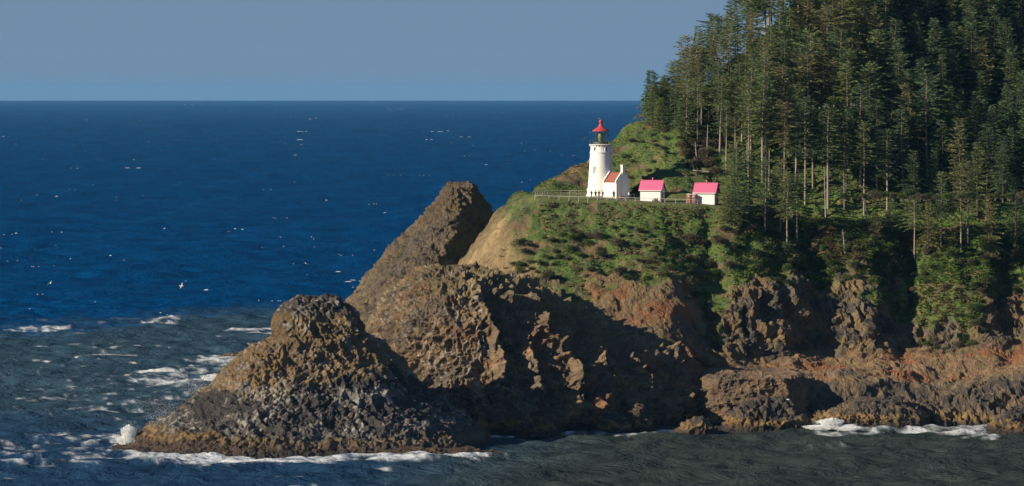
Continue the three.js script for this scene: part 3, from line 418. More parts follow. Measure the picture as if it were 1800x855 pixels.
// ---------------------------------------------------------------- lighthouse
const white = std(0.82, 0.80, 0.76, 0.7, { bumpMap: grainTex, bumpScale: 0.01 }), whiteWall = std(0.80, 0.79, 0.76, 0.75), roofRed = std(0.46, 0.05, 0.06, 0.6), roofTile = std(0.28, 0.09, 0.062, 0.85), pinkRoof = std(0.60, 0.125, 0.25, 0.65), darkPane = std(0.03, 0.035, 0.04, 0.25), iron = std(0.06, 0.075, 0.07, 0.5), stone = std(0.42, 0.40, 0.37, 0.9), brass = std(0.30, 0.19, 0.07, 0.4);
const glass = new THREE.MeshPhysicalMaterial({ color: new THREE.Color().setRGB(0.80, 0.92, 0.86), roughness: 0.06, transmission: 1, thickness: 0, ior: 1.5 });
const lathe = (pts, n = 48) => new THREE.LatheGeometry(pts.map(p => new THREE.Vector2(p[0], p[1])), n);
{
  const d = 1000, px = 1056.3, gy = ground(px, d, 6), s = d / F;
  const L = thing('lighthouse', 'white round lighthouse tower with red lantern roof on the grassy bench', 'lighthouse', [X(px, d), gy - 0.15, -d]);
  const top = 137 * s;                              // ground to the ball on the roof
  part('plinth', lathe([[0, 0], [3.2, 0], [3.2, 0.55], [3.0, 0.62], [2.98, 1.5], [3.08, 1.55], [3.08, 1.8], [2.86, 1.95], [0, 1.95]]), white, L);
  part('tower', lathe([[2.84, 1.9], [2.78, 2.6], [2.62, 5], [2.48, 7.2], [2.36, 9.1], [2.32, 9.7]]), white, L);
  part('belt', lathe([[2.32, 9.66], [2.44, 9.7], [2.44, 9.9], [2.3, 9.96]]), white, L);
  part('watch_room', lathe([[2.28, 9.9], [2.2, 11.2], [2.24, 11.35]]), white, L);
  for (let i = 0; i < 24; i++) { const a = i / 24 * Math.PI * 2; part('bracket', box(0.12, 0.28, 0.26).translate(0, 11.24, 2.32).rotateY(a), white, L); }
  part('gallery', lathe([[2.2, 11.36], [2.56, 11.38], [2.56, 11.56], [1.6, 11.6], [0, 11.6]]), white, L);
  const rail = part('gallery_railing', [new THREE.TorusGeometry(2.46, 0.025, 5, 48).rotateX(Math.PI / 2).translate(0, 12.5, 0), new THREE.TorusGeometry(2.46, 0.02, 5, 48).rotateX(Math.PI / 2).translate(0, 12.05, 0)], iron, L);
  for (let i = 0; i < 16; i++) { const a = i / 16 * Math.PI * 2; part('post', bar([Math.cos(a) * 2.46, 11.55, Math.sin(a) * 2.46], [Math.cos(a) * 2.46, 12.52, Math.sin(a) * 2.46], 0.025), iron, rail); }
  const R = 1.62, y0 = 11.6, y1 = 14.45, lan = part('lantern', lathe([[R, y0], [R, y0 + 0.5], [R - 0.04, y0 + 0.5]], 8), iron, L);
  part('lantern_ring', new THREE.CylinderGeometry(R + 0.04, R + 0.04, 0.1, 8).translate(0, y1 - 0.02, 0), iron, lan);
  for (let i = 0; i < 8; i++) {
    const a = (i + 0.0) / 8 * Math.PI * 2, b = (i + 1) / 8 * Math.PI * 2, A = [Math.sin(a) * R, 0, Math.cos(a) * R], B = [Math.sin(b) * R, 0, Math.cos(b) * R];
    part('mullion', bar([A[0], y0 + 0.4, A[2]], [A[0], y1, A[2]], 0.045), iron, lan);
    for (let t = 0; t < 3; t++) {
      const u0 = y0 + 0.52 + t * 0.77, u1 = u0 + 0.74, q = 0.97, C = [A[0] * q, B[0] * q, A[2] * q, B[2] * q];
      part('pane', soup([C[0], u0, C[2], C[1], u0, C[3], C[0], u1, C[2], C[1], u0, C[3], C[1], u1, C[3], C[0], u1, C[2]]), glass, lan);
      part('glazing_bar', bar([A[0], u1 + 0.015, A[2]], [B[0], u1 + 0.015, B[2]], 0.025, 0.025, 4), iron, lan);
    }
  }
  const lens = part('lens', lathe([[0.3, 12.0], [0.55, 12.3], [0.62, 12.9], [0.66, 13.2], [0.62, 13.5], [0.5, 13.95], [0.2, 14.2], [0, 14.2]], 12), brass, L);
  for (let i = 0; i < 9; i++) part('prism_ring', new THREE.TorusGeometry(0.56 + 0.1 * Math.sin(i / 8 * Math.PI), 0.03, 5, 20).rotateX(Math.PI / 2).translate(0, 12.25 + i * 0.2, 0), std(0.45, 0.42, 0.28, 0.2), lens);
  part('pedestal', new THREE.CylinderGeometry(0.3, 0.4, 0.6, 12).translate(0, 11.8, 0), iron, L);
  const roof = part('roof', lathe([[1.9, 14.4], [1.92, 14.5], [1.4, 14.85], [0.9, 15.18], [0.55, 15.5], [0.36, 15.9], [0.32, 16.15], [0, 16.15]], 8), roofRed, L);
  part('vent_ball', new THREE.SphereGeometry(0.42, 20, 14).translate(0, 16.5, 0), roofRed, roof);
  part('lightning_rod', bar([0, 16.8, 0], [0, 17.4, 0], 0.03, 0.01), iron, roof);
  // openings, set into frames round the tower: angle, sill height, width, height
  for (const [a, y, w, h, rr] of [[-0.62, 4.2, 0.24, 2.5, 2.58], [-0.66, 10.15, 0.34, 0.8, 2.24], [0.5, 10.15, 0.34, 0.8, 2.24], [2.4, 5.1, 0.42, 1.9, 2.56], [1.8, 10.15, 0.34, 0.8, 2.24]]) {
    const w_ = part('window', box(w, h, 0.1).translate(0, y + h / 2, rr - 0.03).rotateY(a), darkPane, L);
    part('frame', [box(w + 0.24, 0.12, 0.22).translate(0, y + h + 0.06, rr), box(0.12, h, 0.22).translate(-w / 2 - 0.06, y + h / 2, rr), box(0.12, h, 0.22).translate(w / 2 + 0.06, y + h / 2, rr)].map(g => g.rotateY(a)), white, w_);
    part('sill', box(w + 0.3, 0.12, 0.3).translate(0, y - 0.06, rr).rotateY(a), white, w_);
  }
}
function gableShape(w, eave, ridge, rise = 0) { const s = new THREE.Shape(); s.moveTo(-w / 2, 0); s.lineTo(w / 2, 0); s.lineTo(w / 2, eave); s.lineTo(0, ridge + rise); s.lineTo(-w / 2, eave); s.closePath(); return s; }
{
  // workroom: the ridge runs away from the tower, the gable with the chimney at the far end
  const d = 993.4, px = 1084, a = -0.80;             // its near corner faces the viewer
  const Wk = thing('workroom', 'small white gabled workroom with brown tile roof joined to the tower foot', 'building', [X(px, d), ground(px, d, 6) - 0.1, -d], a);
  // local axes: +x runs along the gable (to the right and away), +z faces the lit side... the corner is the origin
  const Lx = 3.9, Lz = 4.0, ev = 3.55, rg = 5.55;
  part('wall', [box(Lz, ev, 0.25, -Lz / 2, ev / 2, -0.125), box(Lz, ev, 0.25, -Lz / 2, ev / 2, -Lx + 0.125)], whiteWall, Wk);
  for (const x of [0, -Lz + 0.3]) {
    const gs = new THREE.Shape(); gs.moveTo(0.06, 0); gs.lineTo(-Lx - 0.06, 0); gs.lineTo(-Lx - 0.06, ev - 0.2); gs.lineTo(-Lx - 0.18, ev - 0.1); gs.lineTo(-Lx - 0.18, ev + 0.42); gs.lineTo(-Lx / 2 - 0.3, rg + 0.42); gs.lineTo(-Lx / 2 + 0.3, rg + 0.42); gs.lineTo(0.18, ev + 0.42); gs.lineTo(0.18, ev - 0.1); gs.lineTo(0.06, ev - 0.2); gs.closePath();
    part('gable_wall', new THREE.ExtrudeGeometry(gs, { depth: 0.3, bevelEnabled: false }).rotateY(Math.PI / 2 * -1).applyMatrix4(new THREE.Matrix4().makeScale(1, 1, 1)).translate(x, 0, 0), whiteWall, Wk);
  }
  const sl = Math.hypot(Lx / 2, rg - ev), an = Math.atan2(rg - ev, Lx / 2);
  for (const s of [1, -1]) part('roof', box(Lz - 0.5, 0.14, sl + 0.1).rotateX(s * an).translate(-Lz / 2, (ev + rg) / 2 + 0.12, -Lx / 2 + s * Lx / 4), roofTile, Wk);
  part('chimney', [box(0.6, 1.7, 0.7, -0.05, rg + 0.9, -Lx / 2), box(0.72, 0.16, 0.82, -0.05, rg + 1.78, -Lx / 2)], whiteWall, Wk);
  part('foundation', box(Lz + 0.1, 0.6, Lx + 0.1, -Lz / 2, 0.26, -Lx / 2), stone, Wk);
  part('drain_pipe', bar([0.12, 0.5, -Lx / 2 + 0.35], [0.12, rg + 0.2, -Lx / 2 + 0.35], 0.05), whiteWall, Wk);
}
function oilHouse(px, d, label) {
  const Hs = thing('oil_house', label, 'building', [X(px, d), ground(px, d, 6) - 0.15, -d], -0.30, 'white sheds with pink roofs');
  const W = 4.5, Dp = 3.4, ev = 2.55, rg = 4.45;
  part('wall', [box(W, ev, 0.2, 0, ev / 2, Dp / 2 - 0.1), box(W, ev, 0.2, 0, ev / 2, -Dp / 2 + 0.1)], whiteWall, Hs);
  for (const s of [1, -1]) part('gable_wall', new THREE.ExtrudeGeometry(gableShape(Dp - 0.01, ev, rg), { depth: 0.2, bevelEnabled: false }).rotateY(Math.PI / 2).translate(s > 0 ? W / 2 - 0.195 : -W / 2 - 0.005, 0, 0), whiteWall, Hs);
  const sl = Math.hypot(Dp / 2, rg - ev), an = Math.atan2(rg - ev, Dp / 2);
  for (const s of [1, -1]) { const rf = part('roof', box(W + 0.7, 0.1, sl + 0.42).translate(0, 0, 0.16).rotateX(an).translate(0, (ev + rg) / 2 + 0.09, Dp / 4).applyMatrix4(new THREE.Matrix4().makeScale(1, 1, s)), pinkRoof, Hs); if (s < 0) { rf.geometry.index.array.reverse(); rf.geometry.computeVertexNormals(); } }
  part('ridge_cap', bar([-W / 2 - 0.36, rg + 0.16, 0], [W / 2 + 0.36, rg + 0.16, 0], 0.09), pinkRoof, Hs);
  part('roof_vent', [new THREE.CylinderGeometry(0.15, 0.17, 0.55, 10).translate(0.1, rg + 0.4, 0), new THREE.CylinderGeometry(0.22, 0.2, 0.14, 10).translate(0.1, rg + 0.72, 0)], pinkRoof, Hs);
  const dr = part('door', box(0.1, 1.95, 0.85, W / 2 + 0.02, 1.05, 0.1), std(0.20, 0.20, 0.21, 0.6), Hs);
  part('frame', [box(0.12, 2.1, 0.1, W / 2 + 0.03, 1.1, -0.4), box(0.12, 2.1, 0.1, W / 2 + 0.03, 1.1, 0.6), box(0.12, 0.1, 1.1, W / 2 + 0.03, 2.12, 0.1)], whiteWall, dr);
  part('fascia', box(W + 0.5, 0.14, 0.06, 0, ev - 0.09, Dp / 2 + 0.36), whiteWall, Hs);
  return Hs;
}
oilHouse(1147, 991, 'white shed with pink roof standing next to the workroom of the lighthouse');
oilHouse(1242, 990, 'white shed with pink roof beside the two brown portable toilets');
for (const [px, lab] of [[1211, 'brown portable toilet, the one farther from the shed wall'], [1219.4, 'brown portable toilet right beside the shed wall']]) {
  const d = 988.5, T = thing('portable_toilet', lab, 'toilet', [X(px, d), ground(px, d, 6) - 0.05, -d], -0.15, 'portable toilets by the shed'), br = std(0.27, 0.13, 0.085, 0.6);
  part('cabin', box(1.0, 1.85, 1.05, 0, 0.95, 0), br, T); part('base', box(1.04, 0.1, 1.1, 0, 0.05, 0), std(0.12, 0.1, 0.09), T);
  const dr = part('door', box(0.74, 1.7, 0.05, 0, 0.95, 0.545), std(0.30, 0.15, 0.095, 0.6), T); part('notice', box(0.34, 0.24, 0.02, 0, 1.55, 0.59), std(0.7, 0.68, 0.64), T); part('handle', box(0.05, 0.16, 0.05, 0.28, 1.0, 0.59), iron, dr);
  const rs = new THREE.Shape(); rs.moveTo(-0.54, 0); rs.lineTo(0.54, 0); rs.quadraticCurveTo(0.46, 0.22, 0, 0.25); rs.quadraticCurveTo(-0.46, 0.22, -0.54, 0); part('roof', new THREE.ExtrudeGeometry(rs, { depth: 1.14, bevelEnabled: false }).translate(0, 1.87, -0.57), std(0.66, 0.58, 0.54, 0.6), T);
}
// fences along the bench
function fence(name, label, pts, gap, rails, ht, m, z0 = 5.6) {
  const P = []; for (let i = 0; i < pts.length - 1; i++) { const [p0, d0] = pts[i], [p1, d1] = pts[i + 1], A = [X(p0, d0), -d0], B = [X(p1, d1), -d1], n = Math.max(1, Math.round(Math.hypot(B[0] - A[0], B[1] - A[1]) / gap)); for (let k = 0; k < n; k++) P.push([mixv(p0, p1, k / n), mixv(d0, d1, k / n)]); } P.push(pts[pts.length - 1]);
  const W = P.map(([p, d]) => [X(p, d), ground(p, d, z0), -d]); for (let q = 0; q < 25; q++) for (let i = 1; i < W.length - 1; i++) W[i][1] = (W[i - 1][1] + W[i][1] * 2 + W[i + 1][1]) / 4;
  const T = thing(name, label, 'fence', W[0]), rel = w => [w[0] - W[0][0], w[1] - W[0][1], w[2] - W[0][2]];
  for (const w of W) { const q = rel(w); part('post', box(0.08, ht + 0.5, 0.08, q[0], q[1] + ht / 2 - 0.25, q[2]), m, T); }
  for (let i = 0; i < W.length - 1; i++) for (const y of rails) { const a = rel(W[i]), b = rel(W[i + 1]); part('rail', bar([a[0], a[1] + y, a[2] + 0.07], [b[0], b[1] + y, b[2] + 0.06], 0.045, 0.045, 5), m, T); }
}
const railWhite = std(0.6, 0.58, 0.52, 0.85), railWood = std(0.50, 0.44, 0.36, 0.85);
fence('guard_rail', 'long white single rail fence along the brink below the lighthouse', [[940, 989.2], [965, 989], [1000, 988.8], [1050, 988.4], [1100, 987.5], [1150, 986.5], [1226, 986.4]], 2.1, [0.86], 0.9, railWhite);
fence('wooden_fence', 'pale two rail wooden fence on the grass behind the brink, ending at the tower', [[941, 990.5], [962, 1001], [985, 1002], [1033, 1002.5]], 2.1, [0.5, 1.02], 1.1, railWood, 6);
{ // small furniture by the workroom
  const d = 993, px = 1093, B = thing('picnic_table', 'yellowish wooden picnic table before the shaded gable', 'table', spot(px, d, 6), 0.4), w = std(0.42, 0.27, 0.10, 0.8);
  for (let i = 0; i < 4; i++) part('plank', box(1.3, 0.06, 0.17, 0, 0.74, -0.28 + i * 0.19), w, B);
  for (const s of [-1, 1]) { part('leg', bar([s * 0.5, 0, -0.35], [s * 0.5, 0.72, 0.1], 0.05), w, B); part('leg', bar([s * 0.5, 0, 0.35], [s * 0.5, 0.72, -0.1], 0.05), w, B); part('bench_board', box(1.3, 0.05, 0.24, 0, 0.42, s * 0.6), w, B); part('brace', box(0.06, 0.07, 1.3, s * 0.5, 0.37, 0), w, B); }
  const S = thing('hand_rail', 'short metal hand rail beside the shaded gable', 'rail', spot(1112, 994, 6));
  for (const x of [-0.5, 0.4]) part('post', bar([x, -0.1, 0], [x, 1.0 + (x > 0 ? 0.25 : 0), 0], 0.04), iron, S);
  part('rail', bar([-0.5, 0.98, 0], [0.4, 1.23, 0], 0.035), iron, S);
}
{ // sign on the tidal rock
  const d = 921, T = thing('sign', 'small white sign on two posts on the tidal rock', 'sign', [X(1384, d), YH(715, d), -d], -0.2);
  for (const s of [-1, 1]) part('post', bar([s * 0.28, -1.2, 0], [s * 0.28, 1.3, 0], 0.05), std(0.2, 0.16, 0.12), T);
  part('board', box(0.8, 0.55, 0.05, 0, 1.22, 0.06), std(0.8, 0.8, 0.78, 0.6), T);
}
// people
function person(px, d, label, top, legs, turn, pose = {}) {
  const size = 60, mc = new MarchingCubes(size, groundMat, false, false, 40000); mc.isolation = 0;
  const lean = pose.lean ?? 0, arm = pose.arm ?? 0.1, st = pose.stride ?? 0.08;
  const J = { pel: [0, 0.95, 0], ch: [0, 1.3, lean * 0.3], nk: [0, 1.48, lean * 0.45], hd: [0, 1.64, lean * 0.55] };
  const bones = [[J.pel, J.ch, 0.15, 0.17], [J.ch, J.nk, 0.15, 0.07], [J.nk, J.hd, 0.065, 0.1]];
  for (const s of [-1, 1]) { const hip = [s * 0.09, 0.93, 0], kn = [s * 0.1, 0.5, s * st + 0.03], an = [s * 0.1, 0.08, s * st * 1.6 - 0.02], toe = [s * 0.11, 0.05, s * st * 1.6 + 0.14], sh = [s * 0.19, 1.42, lean * 0.4], el = [s * 0.25, 1.14, arm * 0.5 + lean * 0.3], wr = [s * 0.22, 0.92 + arm * 0.5, arm * 1.6 + lean * 0.3], fi = [s * 0.21, 0.8 + arm * 0.55, arm * 2 + lean * 0.3]; bones.push([hip, kn, 0.1, 0.065], [kn, an, 0.06, 0.042], [an, toe, 0.05, 0.035], [sh, el, 0.06, 0.048], [el, wr, 0.045, 0.034], [wr, fi, 0.04, 0.02]); }
  const half = size / 2, S = 0.96, C = [0, 0.9, 0.05];
  for (let k = 0; k < size; k++) for (let j = 0; j < size; j++) for (let i = 0; i < size; i++) {
    const p = [(i - half) / half * S + C[0], (j - half) / half * S + C[1], (k - half) / half * S + C[2]]; let m = 9;
    for (const [a, b, ra, rb] of bones) { const ab = [b[0] - a[0], b[1] - a[1], b[2] - a[2]], ap = [p[0] - a[0], p[1] - a[1], p[2] - a[2]], t = clamp((ap[0] * ab[0] + ap[1] * ab[1] + ap[2] * ab[2]) / (ab[0] ** 2 + ab[1] ** 2 + ab[2] ** 2)); const q = Math.hypot(ap[0] - ab[0] * t, ap[1] - ab[1] * t, ap[2] - ab[2] * t) - mixv(ra, rb, t), h = clamp(0.5 + 0.5 * (m - q) / 0.04); m = mixv(m, q, h) - 0.04 * h * (1 - h); }
    mc.field[i + j * size + k * size * size] = -m;
  }
  mc.update(); const n = mc.count, pos = new Float32Array(n * 3), nor = new Float32Array(n * 3), col = new Float32Array(n * 3);
  for (let v = 0; v < n; v++) { const q = [0, 1, 2].map(c => mc.positionArray[v * 3 + c] * S + C[c]); pos.set(q, v * 3); nor.set([0, 1, 2].map(c => mc.normalArray[v * 3 + c]), v * 3); const y = q[1], out = Math.abs(q[0]); col.set(y > 1.68 || (y > 1.56 && q[2] < lean * 0.55 - 0.01) ? [0.05, 0.035, 0.025] : y > 1.5 ? [0.42, 0.26, 0.19] : out > 0.14 && y < 0.93 + arm * 0.5 && y > 0.7 ? [0.42, 0.26, 0.19] : y > 0.94 || out > 0.19 ? top : y > 0.09 ? legs : [0.04, 0.035, 0.03], v * 3); }
  const g = new THREE.BufferGeometry(); g.setAttribute('position', new THREE.BufferAttribute(pos, 3)); g.setAttribute('normal', new THREE.BufferAttribute(nor, 3)); g.setAttribute('color', new THREE.BufferAttribute(col, 3));
  const o = part(numbered('person'), g, new THREE.MeshStandardMaterial({ vertexColors: true, roughness: 0.9 }), scene); o.position.set(...spot(px, d, 6)); o.rotation.y = turn; tag(o, label, 'person');
}
const DK = [0.025, 0.027, 0.035], NV = [0.03, 0.04, 0.08];
person(1039.6, 990.4, 'person in black coat at the rail, apart from the other three', DK, DK, 2.6);
person(1047, 990.8, 'person in dark jacket with grey trousers, second along the rail by the tower', [0.05, 0.045, 0.05], [0.07, 0.07, 0.075], 0.4, { stride: 0.05 });
person(1052.8, 990.5, 'person in navy top leaning toward the rail below the tower', NV, DK, 0.2, { lean: 0.25, arm: 0.25 });
person(1060, 990.6, 'person in maroon top at the rail below the workroom', [0.10, 0.03, 0.035], DK, -0.7);
person(1015.4, 990.8, 'person in dark clothes standing alone at the bend of the pale fence', DK, [0.03, 0.035, 0.05], 1.2);
person(1078.3, 993.8, 'person in black standing before the sunlit workroom wall', DK, DK, -1.2, { stride: 0.14 });
person(1105.4, 993, 'person in white shirt and dark trousers by the shaded gable', [0.6, 0.58, 0.58], DK, 1.9);

// ---------------------------------------------------------------- vegetation
const barkMat = std(0.26, 0.215, 0.175, 0.95), barkDark = std(0.11, 0.088, 0.07, 0.95), deadMat = std(0.34, 0.30, 0.26, 0.9);
const leaf = (r, g, b) => new THREE.MeshPhysicalMaterial({ color: new THREE.Color().setRGB(r, g, b), roughness: 1, side: THREE.DoubleSide, specularIntensity: 0.2, transmission: 0.35, thickness: 0 });
const spruceMats = [leaf(0.178, 0.220, 0.078), leaf(0.142, 0.198, 0.078), leaf(0.215, 0.215, 0.090), leaf(0.105, 0.165, 0.076)];
// a spruce: trunk with limbs, crown of needle sprays hung along the limbs
function spruceGeo(seed, Ht, crown0, Rad, opt = {}) {
  const r = rng(seed), wood = [], P = [], wob = (y) => [Math.sin(y * 0.35 + seed) * 0.12 * y / Ht, Math.cos(y * 0.27 + seed * 2) * 0.12 * y / Ht];
  const rT = Ht * 0.0115 + 0.03;
  for (let s = 0; s < 7; s++) { const a = s / 7 * Ht * 0.98, b = (s + 1) / 7 * Ht * 0.98, wa = wob(a), wb = wob(b); wood.push(bar([wa[0], a - (s ? 0 : 1.5), wa[1]], [wb[0], b, wb[1]], rT * (1 - s / 7.4), rT * (1 - (s + 1) / 7.4), 6)); }
  const tri = (a, b, c) => P.push(...a, ...b, ...c);
  const nB = opt.branches ?? 110, lopside = r() * 6.28;
  for (let i = 0; i < nB; i++) {
    const t = Math.pow((i + r()) / nB, 0.92), y = Ht * (crown0 + (0.985 - crown0) * t), az = i * 2.399 + r() * 0.8;
    let len = Rad * (opt.cone ? Math.pow(1 - t, 0.78) + 0.07 : Math.pow(1 - t, 0.62) * 0.92 + 0.06) * (opt.round ? 1.1 * Math.sqrt(Math.max(0.05, 1 - (1.75 * t - 0.75) ** 2)) / (Math.pow(1 - t, 0.62) * 0.92 + 0.06) : 1) * (0.45 + 0.8 * r()) * (1 + 0.42 * Math.cos(az - lopside));
    if (t < 0.12) len *= 0.65 + t * 2.5;
    if (r() < 0.08) len *= 0.35;
    const rise = mixv(-0.12, 0.62, t) + (r() - 0.5) * 0.3, droop = 0.28 * len * (1 - t), w = wob(y), dx = Math.cos(az), dz = Math.sin(az);
    const at = s => [w[0] + dx * len * s, y + len * s * rise - droop * s * s, w[1] + dz * len * s];
    wood.push(bar(at(0), at(0.6), 0.05 * (1 - t * 0.6), 0.022, 3));
    const nS = Math.max(5, Math.round(len * (opt.density ?? 9.5)));
    for (let k = 0; k < nS; k++) {
      const s = 0.15 + 0.87 * Math.pow((k + r()) / nS, 0.85), c = at(Math.min(1, s)), side = (r() - 0.5) * 2, spread = 0.3 * len * (1.05 - s) * side, L = (0.42 + 0.42 * r()) * (opt.leaf ?? 1), Wd = L * (0.13 + 0.12 * r());
      const yaw = az + side * 0.9, up = rise * 0.5 - 0.12 + (r() - 0.45) * 0.55, ex = Math.cos(yaw), ez = Math.sin(yaw);
      const a = [c[0] - dz * spread, c[1] + (r() - 0.55) * 0.22 - Math.abs(spread) * 0.12, c[2] + dx * spread], tip = [a[0] + ex * L * 1.3, a[1] + up * L, a[2] + ez * L * 1.3], roll = (r() - 0.5) * 2.2, px_ = -ez * Math.cos(roll) * Wd, py_ = Math.sin(roll) * Wd, pz_ = ex * Math.cos(roll) * Wd;
      const m = [mixv(a[0], tip[0], 0.45), mixv(a[1], tip[1], 0.45) + 0.04, mixv(a[2], tip[2], 0.45)];
      tri(a, [m[0] + px_, m[1] + py_, m[2] + pz_], tip); tri(a, tip, [m[0] - px_, m[1] - py_ - 0.04, m[2] - pz_]);
    }
  }
  if (opt.twigs) for (let i = 0; i < opt.twigs; i++) { const y = Ht * mixv(0.12, crown0, r()), az = r() * 6.28, l = 0.4 + r() * 1.3, w = wob(y); wood.push(bar([w[0], y, w[1]], [w[0] + Math.cos(az) * l, y - 0.1 + r() * 0.3, w[1] + Math.sin(az) * l], 0.03, 0.012, 3)); }
  return [mergeGeometries(wood.map(g => g.toNonIndexed())), soup(P)];
}
const variants = [];
[[11, 24, 0.46, 4.1, { branches: 88, twigs: 26 }], [12, 26, 0.52, 3.3, { round: true, branches: 80, twigs: 30 }], [13, 22, 0.38, 4.3, { branches: 95, twigs: 20 }], [14, 25, 0.55, 3.4, { round: true, branches: 72, twigs: 30 }],
 [15, 22, 0.12, 4.2, { branches: 140, cone: true }], [16, 19, 0.08, 4.0, { branches: 130, cone: true }], [17, 24, 0.2, 4.4, { branches: 140, cone: true }], [18, 13, 0.1, 3.5, { branches: 150, density: 8 }]].forEach((a, i) => { variants.push(spruceGeo(...a)); });
const protoTrees = {};
let wide = 1; const fat = rng(515);
function tree(kind, mi, pos, turn, sc, label, group, name = 'spruce_tree') {
  wide = 0.85 + 0.45 * fat();
  const key = kind * 10 + mi;
  if (!protoTrees[key]) { const T = thing(name, label, 'tree', pos, turn, group); part('trunk', variants[kind][0], kind < 4 ? barkMat : barkDark, T); part('crown', variants[kind][1], spruceMats[mi], T); T.scale.set(sc * wide, sc, sc * wide); protoTrees[key] = T; return; }
  const T = copy(protoTrees[key], pos, turn, [sc * wide, sc, sc * wide], label, group); T.rotation.z = (fat() - 0.5) * 0.07; T.rotation.x = (fat() - 0.5) * 0.07;
}
{
  const r = rng(2024), placed = [], put = [];
  const lower = px => interp([[1130, 1026], [1170, 1022], [1215, 1016], [1250, 1013], [1285, 1005], [1320, 1003], [1400, 1004], [1560, 1005], [1700, 1008], [1850, 1012], [2050, 1024]], px);
  const upper = px => interp([[1130, 1036], [1250, 1052], [1330, 1064], [1400, 1072], [1500, 1082], [1650, 1104], [1800, 1124], [2050, 1160]], px);
  for (let tries = 0; tries < 9000 && put.length < 470; tries++) {
    const px = 1140 + r() * 780, lo = lower(px), hi = upper(px), d = lo + (hi - lo) * Math.pow(r(), 0.9), x = X(px, d), edge = px < 1240;
    const gap = edge ? 3.0 : px < 1560 ? 3.7 : 4.0;
    if (placed.some(q => (q[0] - x) ** 2 + (q[1] - d) ** 2 < gap * gap)) continue;
    placed.push([x, d]); const gy = ground(px, d, 7.9);
    let kind, sc;
    if (px < 1205) { kind = 7; sc = 0.55 + r() * 0.3; } else if (px < 1560 - (d - 1000) * 0.9 || (px < 1640 && r() < 0.4)) { kind = Math.floor(r() * 4); sc = px < 1250 ? 0.52 + r() * 0.14 : px < 1310 ? 0.57 + r() * 0.16 : 0.74 + r() * 0.26; } else { kind = 4 + Math.floor(r() * 3); sc = 0.72 + r() * 0.32; }
    put.push({ px, d, pos: [x, gy, -d], kind, sc, mi: px > 1560 && r() < 0.6 ? 3 : Math.floor(r() * 4), turn: r() * 6.28 });
  }
  // those in front show largest; past 290 of them the rest is one mass
  put.sort((a, b) => a.d - b.d);
  const inView = put.filter(t => t.px < 1815 && t.pos[1] < 96), near = inView.slice(0, 268), rest = put.filter(t => !near.includes(t));
  const TINT = ['olive green', 'mid green', 'yellowish green', 'deep green'];
  for (const t of near) {
    const q = t.kind < 4 ? 0 : t.kind < 7 ? 1 : 2, c = TINT[t.mi];
    const lab = [`tall ${c} spruce with bare grey trunk and high crown on the wooded slope`, `dense cone shaped ${c} spruce on the steep wooded slope`, `low bushy ${c} spruce at the seaward edge of the wood`][q];
    tree(t.kind, t.mi, t.pos, t.turn, t.sc, lab, [`${c} bare trunked spruces on the slope`, `${c} cone shaped spruces on the slope`, `${c} bushy spruces at the edge of the wood`][q]);
  }
  // the wood behind them, one mass
  { const paint = (g, c) => { const q = g.clone(); q.deleteAttribute('uv'); const n = q.attributes.position.count, a = new Float32Array(n * 3); for (let i = 0; i < n; i++) a.set(c, i * 3); q.setAttribute('color', new THREE.BufferAttribute(a, 3)); return q; };
    const wood = mergeGeometries([paint(variants[6][0], [0.11, 0.09, 0.07]), paint(variants[6][1], [0.095, 0.125, 0.058])]), fm = leaf(1, 1, 1); fm.vertexColors = true;
    const im = new THREE.InstancedMesh(wood, fm, rest.length); rest.forEach((t, i) => im.setMatrixAt(i, new THREE.Matrix4().compose(new THREE.Vector3(...t.pos), new THREE.Quaternion().setFromAxisAngle(new THREE.Vector3(0, 1, 0), t.turn), new THREE.Vector3(t.sc, t.sc, t.sc))));
    im.name = 'far_woodland'; im.userData = { kind: 'stuff', label: 'dense spruce wood high on the hill behind the front trees', category: 'woodland' }; scene.add(im); }
  // trees that stand apart, lower down
  const solo = [[1298, 986, 5, 0.78, 3], [1288, 988, 5, 0.6, 0], [1318, 990, 4, 0.6, 3], [1276, 982, 7, 0.5, 2], [1290, 981, 7, 0.6, 1], [1345, 984, 0, 0.66, 1], [1384, 983, 2, 0.72, 0], [1372, 986, 1, 0.62, 2], [1402, 986, 3, 0.6, 1], [1608, 990, 0, 0.62, 0], [1632, 989, 5, 0.62, 2], [1655, 990, 2, 0.74, 1], [1690, 989, 0, 0.8, 2], [1702, 992, 1, 0.7, 0], [1738, 987, 5, 0.72, 2], [1764, 988, 4, 0.62, 3], [1570, 993, 5, 0.42, 1], [1540, 990, 7, 0.45, 2], [1786, 992, 6, 0.66, 3]];
  for (const [px, d, kind, sc, mi] of solo) tree(kind, mi, spot(px, d, 4.4), px, sc, px < 1325 ? 'full dark spruce crowding the end wall of the shed by the toilets' : px < 1420 ? 'open spruce standing below the path, apart from the wood' : 'spruce rooted at the brink of the vegetated cliff', px < 1325 ? 'spruces beside the shed' : px < 1420 ? 'spruces below the path' : 'spruces on the cliff brink');
}
